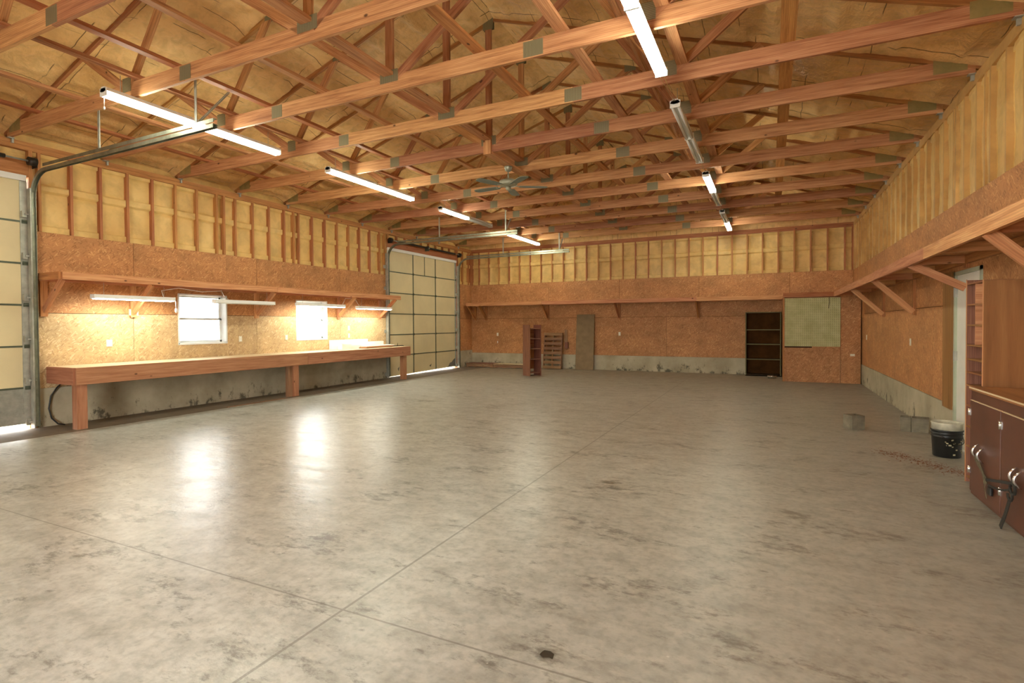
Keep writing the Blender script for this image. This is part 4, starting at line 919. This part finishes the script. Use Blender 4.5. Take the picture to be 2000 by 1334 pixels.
# webbing strap threaded through the handles
m = MB()
def ribbon(mb, pts, w_, t_=0.014):
    for p, q in zip(pts, pts[1:]): mb.beam(p, q, t_, w_, (1, 0, 0.01))
ribbon(m, [(xc-0.14, 18.50, 1.25), (xc-0.12, 18.30, 1.12), (xc-0.09, 18.09, 0.97), (xc-0.10, 17.9, 0.82), (xc-0.09, 17.74, 0.72)], 0.11)
ribbon(m, [(xc-0.14, 18.16, 1.2), (xc-0.11, 18.12, 1.05), (xc-0.10, 18.0, 0.92), (xc-0.08, 17.8, 0.84)], 0.05)
ribbon(m, [(xc-0.10, 18.0, 0.9), (xc-0.10, 17.88, 0.62), (xc-0.10, 17.72, 0.34)], 0.04)
sA = tag(m.build('webbing_strap', STRAP, origin=(xc, 18.2, 0.8)), 'frayed olive strap hanging from the first pair of cabinet handles', 'strap')
m = MB(); m.box(xc-0.12, xc-0.06, 17.40, 17.62, 0.50, 0.70); bk = m.build('buckle', BLACK, bevel=0.01); bk.parent = sA; bk.matrix_parent_inverse = Matrix.Translation(-sA.location)
m = MB(); ribbon(m, [(xc-0.12, 17.72, 0.84), (xc-0.13, 17.09, 0.98), (xc-0.13, 16.61, 1.08), (xc-0.13, 16.1, 1.18), (xc-0.14, 15.95, 1.25)], 0.07)
ribbon(m, [(xc-0.13, 17.5, 0.76), (xc-0.13, 16.9, 0.82), (xc-0.13, 16.45, 0.92), (xc-0.14, 16.05, 1.06)], 0.045)
m.tube([(xc-0.15, 15.92+0.15*math.cos(t*0.785), 1.10+0.13*math.sin(t*0.785)) for t in range(9)], 0.032, 8)
m.tube([(xc-0.17, 16.0+0.13*math.cos(t*0.785+1), 0.92+0.12*math.sin(t*0.785+1)) for t in range(8)], 0.028, 8)
ribbon(m, [(xc-0.16, 16.02, 0.86), (xc-0.17, 16.14, 0.6), (xc-0.18, 16.27, 0.34), (xc-0.20, 16.46, 0.02)], 0.13)
tag(m.build('webbing_strap', STRAPD, origin=(xc, 16.5, 0.6)), 'dark knotted strap stretched to the second handles, its tail touching the slab', 'strap')

Pg = tag(empty('pigeonhole_shelf', (6.0, 20.2, 0)), 'tall narrow pigeonhole shelf with a big knotty side panel on the right wall', 'shelf unit')
def BP(mb, nm, mat, **k):
    ob = mb.build(nm, mat, **k); ob.parent = Pg; ob.matrix_parent_inverse = Matrix.Translation(-Pg.location); return ob
x0, x1, ya, yb = 5.47, 6.56, 19.47, 20.95
m = MB(); m.box(x0, x1, ya, ya+0.06, 0.0, 6.12); BP(m, 'knotty_side_panel', KNOTTY)
m = MB(); m.box(x0, x1, yb-0.06, yb, 0.0, 6.22); BP(m, 'side_panel', REDW)
m = MB(); m.box(x0-0.012, x0-0.001, ya, ya+0.065, 3.1, 6.14).box(x0-0.012, x0-0.001, yb-0.065, yb, 0.0, 6.24); BP(m, 'raw_edge', PINE)
for z in (6.12, 5.48, 4.86, 4.25, 3.82, 3.42, 3.02, 2.4, 1.75, 1.15, 0.2):
    m = MB(); m.off = z; m.box(x0+0.005, x1-0.03, ya+0.065, yb-0.065, z-0.045, z); BP(m, 'shelf_board', KNOTTY)
m = MB(); m.box(x1-0.025, x1, ya+0.065, yb-0.065, 0.0, 6.12); BP(m, 'back_panel', KNOTTY)
for z0, z1 in ((4.255, 4.81), (4.865, 5.43), (5.485, 6.07)): m = MB(); m.box(x0+0.01, x1-0.03, 20.18, 20.22, z0, z1); BP(m, 'divider', PINE)

Bu = tag(empty('plastic_bucket', (5.87, 24.55, 0)), 'black plastic bucket with a dirty white top band by the entry door', 'bucket')
m = MB(); m.lathe([(0.001, 0.0), (0.40, 0.0), (0.42, 0.02), (0.455, 0.72), (0.475, 0.74), (0.475, 0.76), (0.458, 0.78), (0.46, 0.83), (0.485, 0.85), (0.485, 0.87), (0.462, 0.89), (0.465, 0.94), (0.49, 0.95), (0.49, 0.99), (0.46, 1.0), (0.44, 0.98), (0.42, 0.06), (0.001, 0.05)], n=40)
bb = m.build('bucket_body', BLACK, Bu, fix=True)
m = MB(); m.lathe([(0.466, 0.99), (0.468, 1.2), (0.482, 1.22), (0.482, 1.26), (0.455, 1.265), (0.452, 1.0), (0.466, 0.99)], n=40); m.build('white_band', plain('dirty_white_plastic', (0.62, 0.58, 0.44), 0.5, 0, 0.35, 8), Bu, fix=True)
m = MB(); m.tube([(-0.47*math.cos(math.pi*t/12)*1.0, -0.47*math.sin(math.pi*t/12)*0.98-0.03, 0.93-0.42*math.sin(math.pi*t/12)) for t in range(13)], 0.014, 6); m.build('bail_handle', BLACKM, Bu)
Bu.rotation_euler = (0, 0, math.radians(40))
m = MB(); rn = random.Random(3)
for k in range(26):
    a = rn.uniform(-2.6, -0.6); z = rn.uniform(0.12, 0.68); r = 0.425+0.04*z/0.7+0.004; s_ = rn.uniform(0.008, 0.028)
    t = Vector((-math.sin(a), math.cos(a), 0)); m.obox((r*math.cos(a), r*math.sin(a), z), t, (0, 0, 1), (math.cos(a), math.sin(a), 0), s_*1.6, s_, 0.002)
m.build('paint_splatter', plain('dried_paint', (0.42, 0.37, 0.22), 0.8), Bu)

def block(x, y, rz, L_, label):
    m = MB(); W_, H_ = 0.62, 0.63; t = 0.11
    n = 2 if L_ > 0.8 else 1
    m.box(0, L_, 0, t, 0, H_).box(0, L_, W_-t, W_, 0, H_)
    for k in range(n+1): a = k*(L_-t)/n; m.box(a, a+t, t, W_-t, 0, H_)
    o = m.build('concrete_block', BLOCKM, bevel=0.012); o.location = Vector((x, y, 0.001))*F; o.rotation_euler = (0, 0, rz)
    return tag(o, label, 'block', 'hollow concrete blocks on the slab')
block(3.40, 28.86, math.radians(28), 0.62, 'small hollow concrete block alone on the slab')
block(5.33, 29.42, math.radians(-12), 0.40, 'hollow concrete block behind the bucket, nearer the lone block')
block(5.745, 29.33, math.radians(-12), 0.62, 'hollow concrete block partly hidden by the black bucket')

m = MB(); m.tube([(XL+0.12, 14.6, 2.3), (XL+0.14, 14.2, 1.9), (XL+0.12, 13.95, 1.5), (XL+0.14, 13.85, 0.9), (XL+0.16, 13.95, 0.4), (XL+0.3, 14.15, 0.1), (XL+0.4, 14.4, 0.03)], 0.035, 8)
tag(m.build('extension_cable', BLACK, origin=(XL+0.12, 13.95, 1.5)), 'dark cord hanging behind the near end of the bench down to the slab', 'cord')
# small things on the floor
m = MB(); m.box(-29.75, -29.6, 21.6, 26.0, 0.001, 0.03); tag(m.build('wood_strip', OLDW, origin=(-29.7, 24, 0)), 'thin wooden strip lying on the slab in front of the bench', 'strip')
m = MB(); m.prism([(-0.10, -0.05, 0), (-0.03, -0.1, 0), (0.05, -0.06, 0), (0.11, -0.07, 0), (0.09, 0.04, 0), (0.02, 0.08, 0), (-0.07, 0.07, 0), (-0.09, 0.02, 0)], (0, 0, 0.012))
fl = tag(m.build('rag_scrap', plain('dark_rag', (0.03, 0.018, 0.006), 0.9), fix=True), 'small dark scrap lying alone on the slab in front', 'scrap'); fl.location = Vector((-3.0, 7.33, 0.001))*F
m = MB(); rn = random.Random(9)
for k in range(420):
    t = rn.random(); x = 3.9+1.9*t+rn.gauss(0, 0.22); y = 24.4-2.7*t+rn.gauss(0, 0.30); a = rn.uniform(0, 3.14); s_ = rn.uniform(0.012, 0.045)
    if x > 5.95: continue
    m.obox((x, y, 0.006+rn.random()*0.008), (math.cos(a), math.sin(a), rn.uniform(-.2, .2)), (-math.sin(a), math.cos(a), 0), (0, 0, 1), s_, s_*0.3, 0.003)
tag(m.build('wood_shavings', plain('reddish_shavings', (0.24, 0.10, 0.045), 0.9, 0, 0.4, 20)), 'scattered reddish wood shavings on the slab by the bucket', 'shavings', kind='stuff')

# ------------------------------------------------------------------ ceiling fan
Fn = tag(empty('ceiling_fan', (-13.2, 26.85, H-0.13)), 'grey five-blade ceiling fan hanging under the trusses', 'ceiling fan')
def BF(mb, nm, mat, **k):
    ob = mb.build(nm, mat, Fn, **k); return ob
m = MB(); m.lathe([(0.001, 0), (0.22, 0.0), (0.22, -0.08), (0.17, -0.22), (0.10, -0.27), (0.001, -0.28)], n=24); BF(m, 'canopy', FANM, fix=True)
m = MB(); m.lathe([(0.035, -0.27), (0.035, -0.74)], n=10); BF(m, 'downrod', FANM, fix=True)
m = MB(); m.lathe([(0.001, -0.70), (0.14, -0.71), (0.46, -0.78), (0.51, -0.82), (0.51, -1.0), (0.46, -1.06), (0.16, -1.1), (0.001, -1.1)], n=28); BF(m, 'motor_housing', FANM, fix=True)
m = MB(); m.lathe([(0.001, -1.1), (0.14, -1.1), (0.15, -1.23), (0.10, -1.30), (0.001, -1.31)], n=20); BF(m, 'switch_housing', FANM, fix=True)
for k in range(5):
    a = math.radians(32+72*k); ca, sa = math.cos(a), math.sin(a); R = lambda x, y, z: (x*ca-y*sa, x*sa+y*ca, z)
    m = MB(); pts = [(0.62, -0.20), (1.0, -0.24), (1.9, -0.27), (2.12, -0.22), (2.2, -0.08), (2.2, 0.08), (2.12, 0.22), (1.9, 0.27), (1.0, 0.24), (0.62, 0.20)]
    m.prism([R(x, y, -1.11+y*0.07) for x, y in pts], (0, 0, 0.025)); bl = BF(m, 'fan_blade', FANB, fix=True)
    m = MB(); m.beam(R(0.3, 0, -1.05), R(0.78, 0, -1.12), 0.1, 0.03, R(0, 1, 0)); ir = m.build('blade_iron', FANM, Fn)
    ir.parent = bl
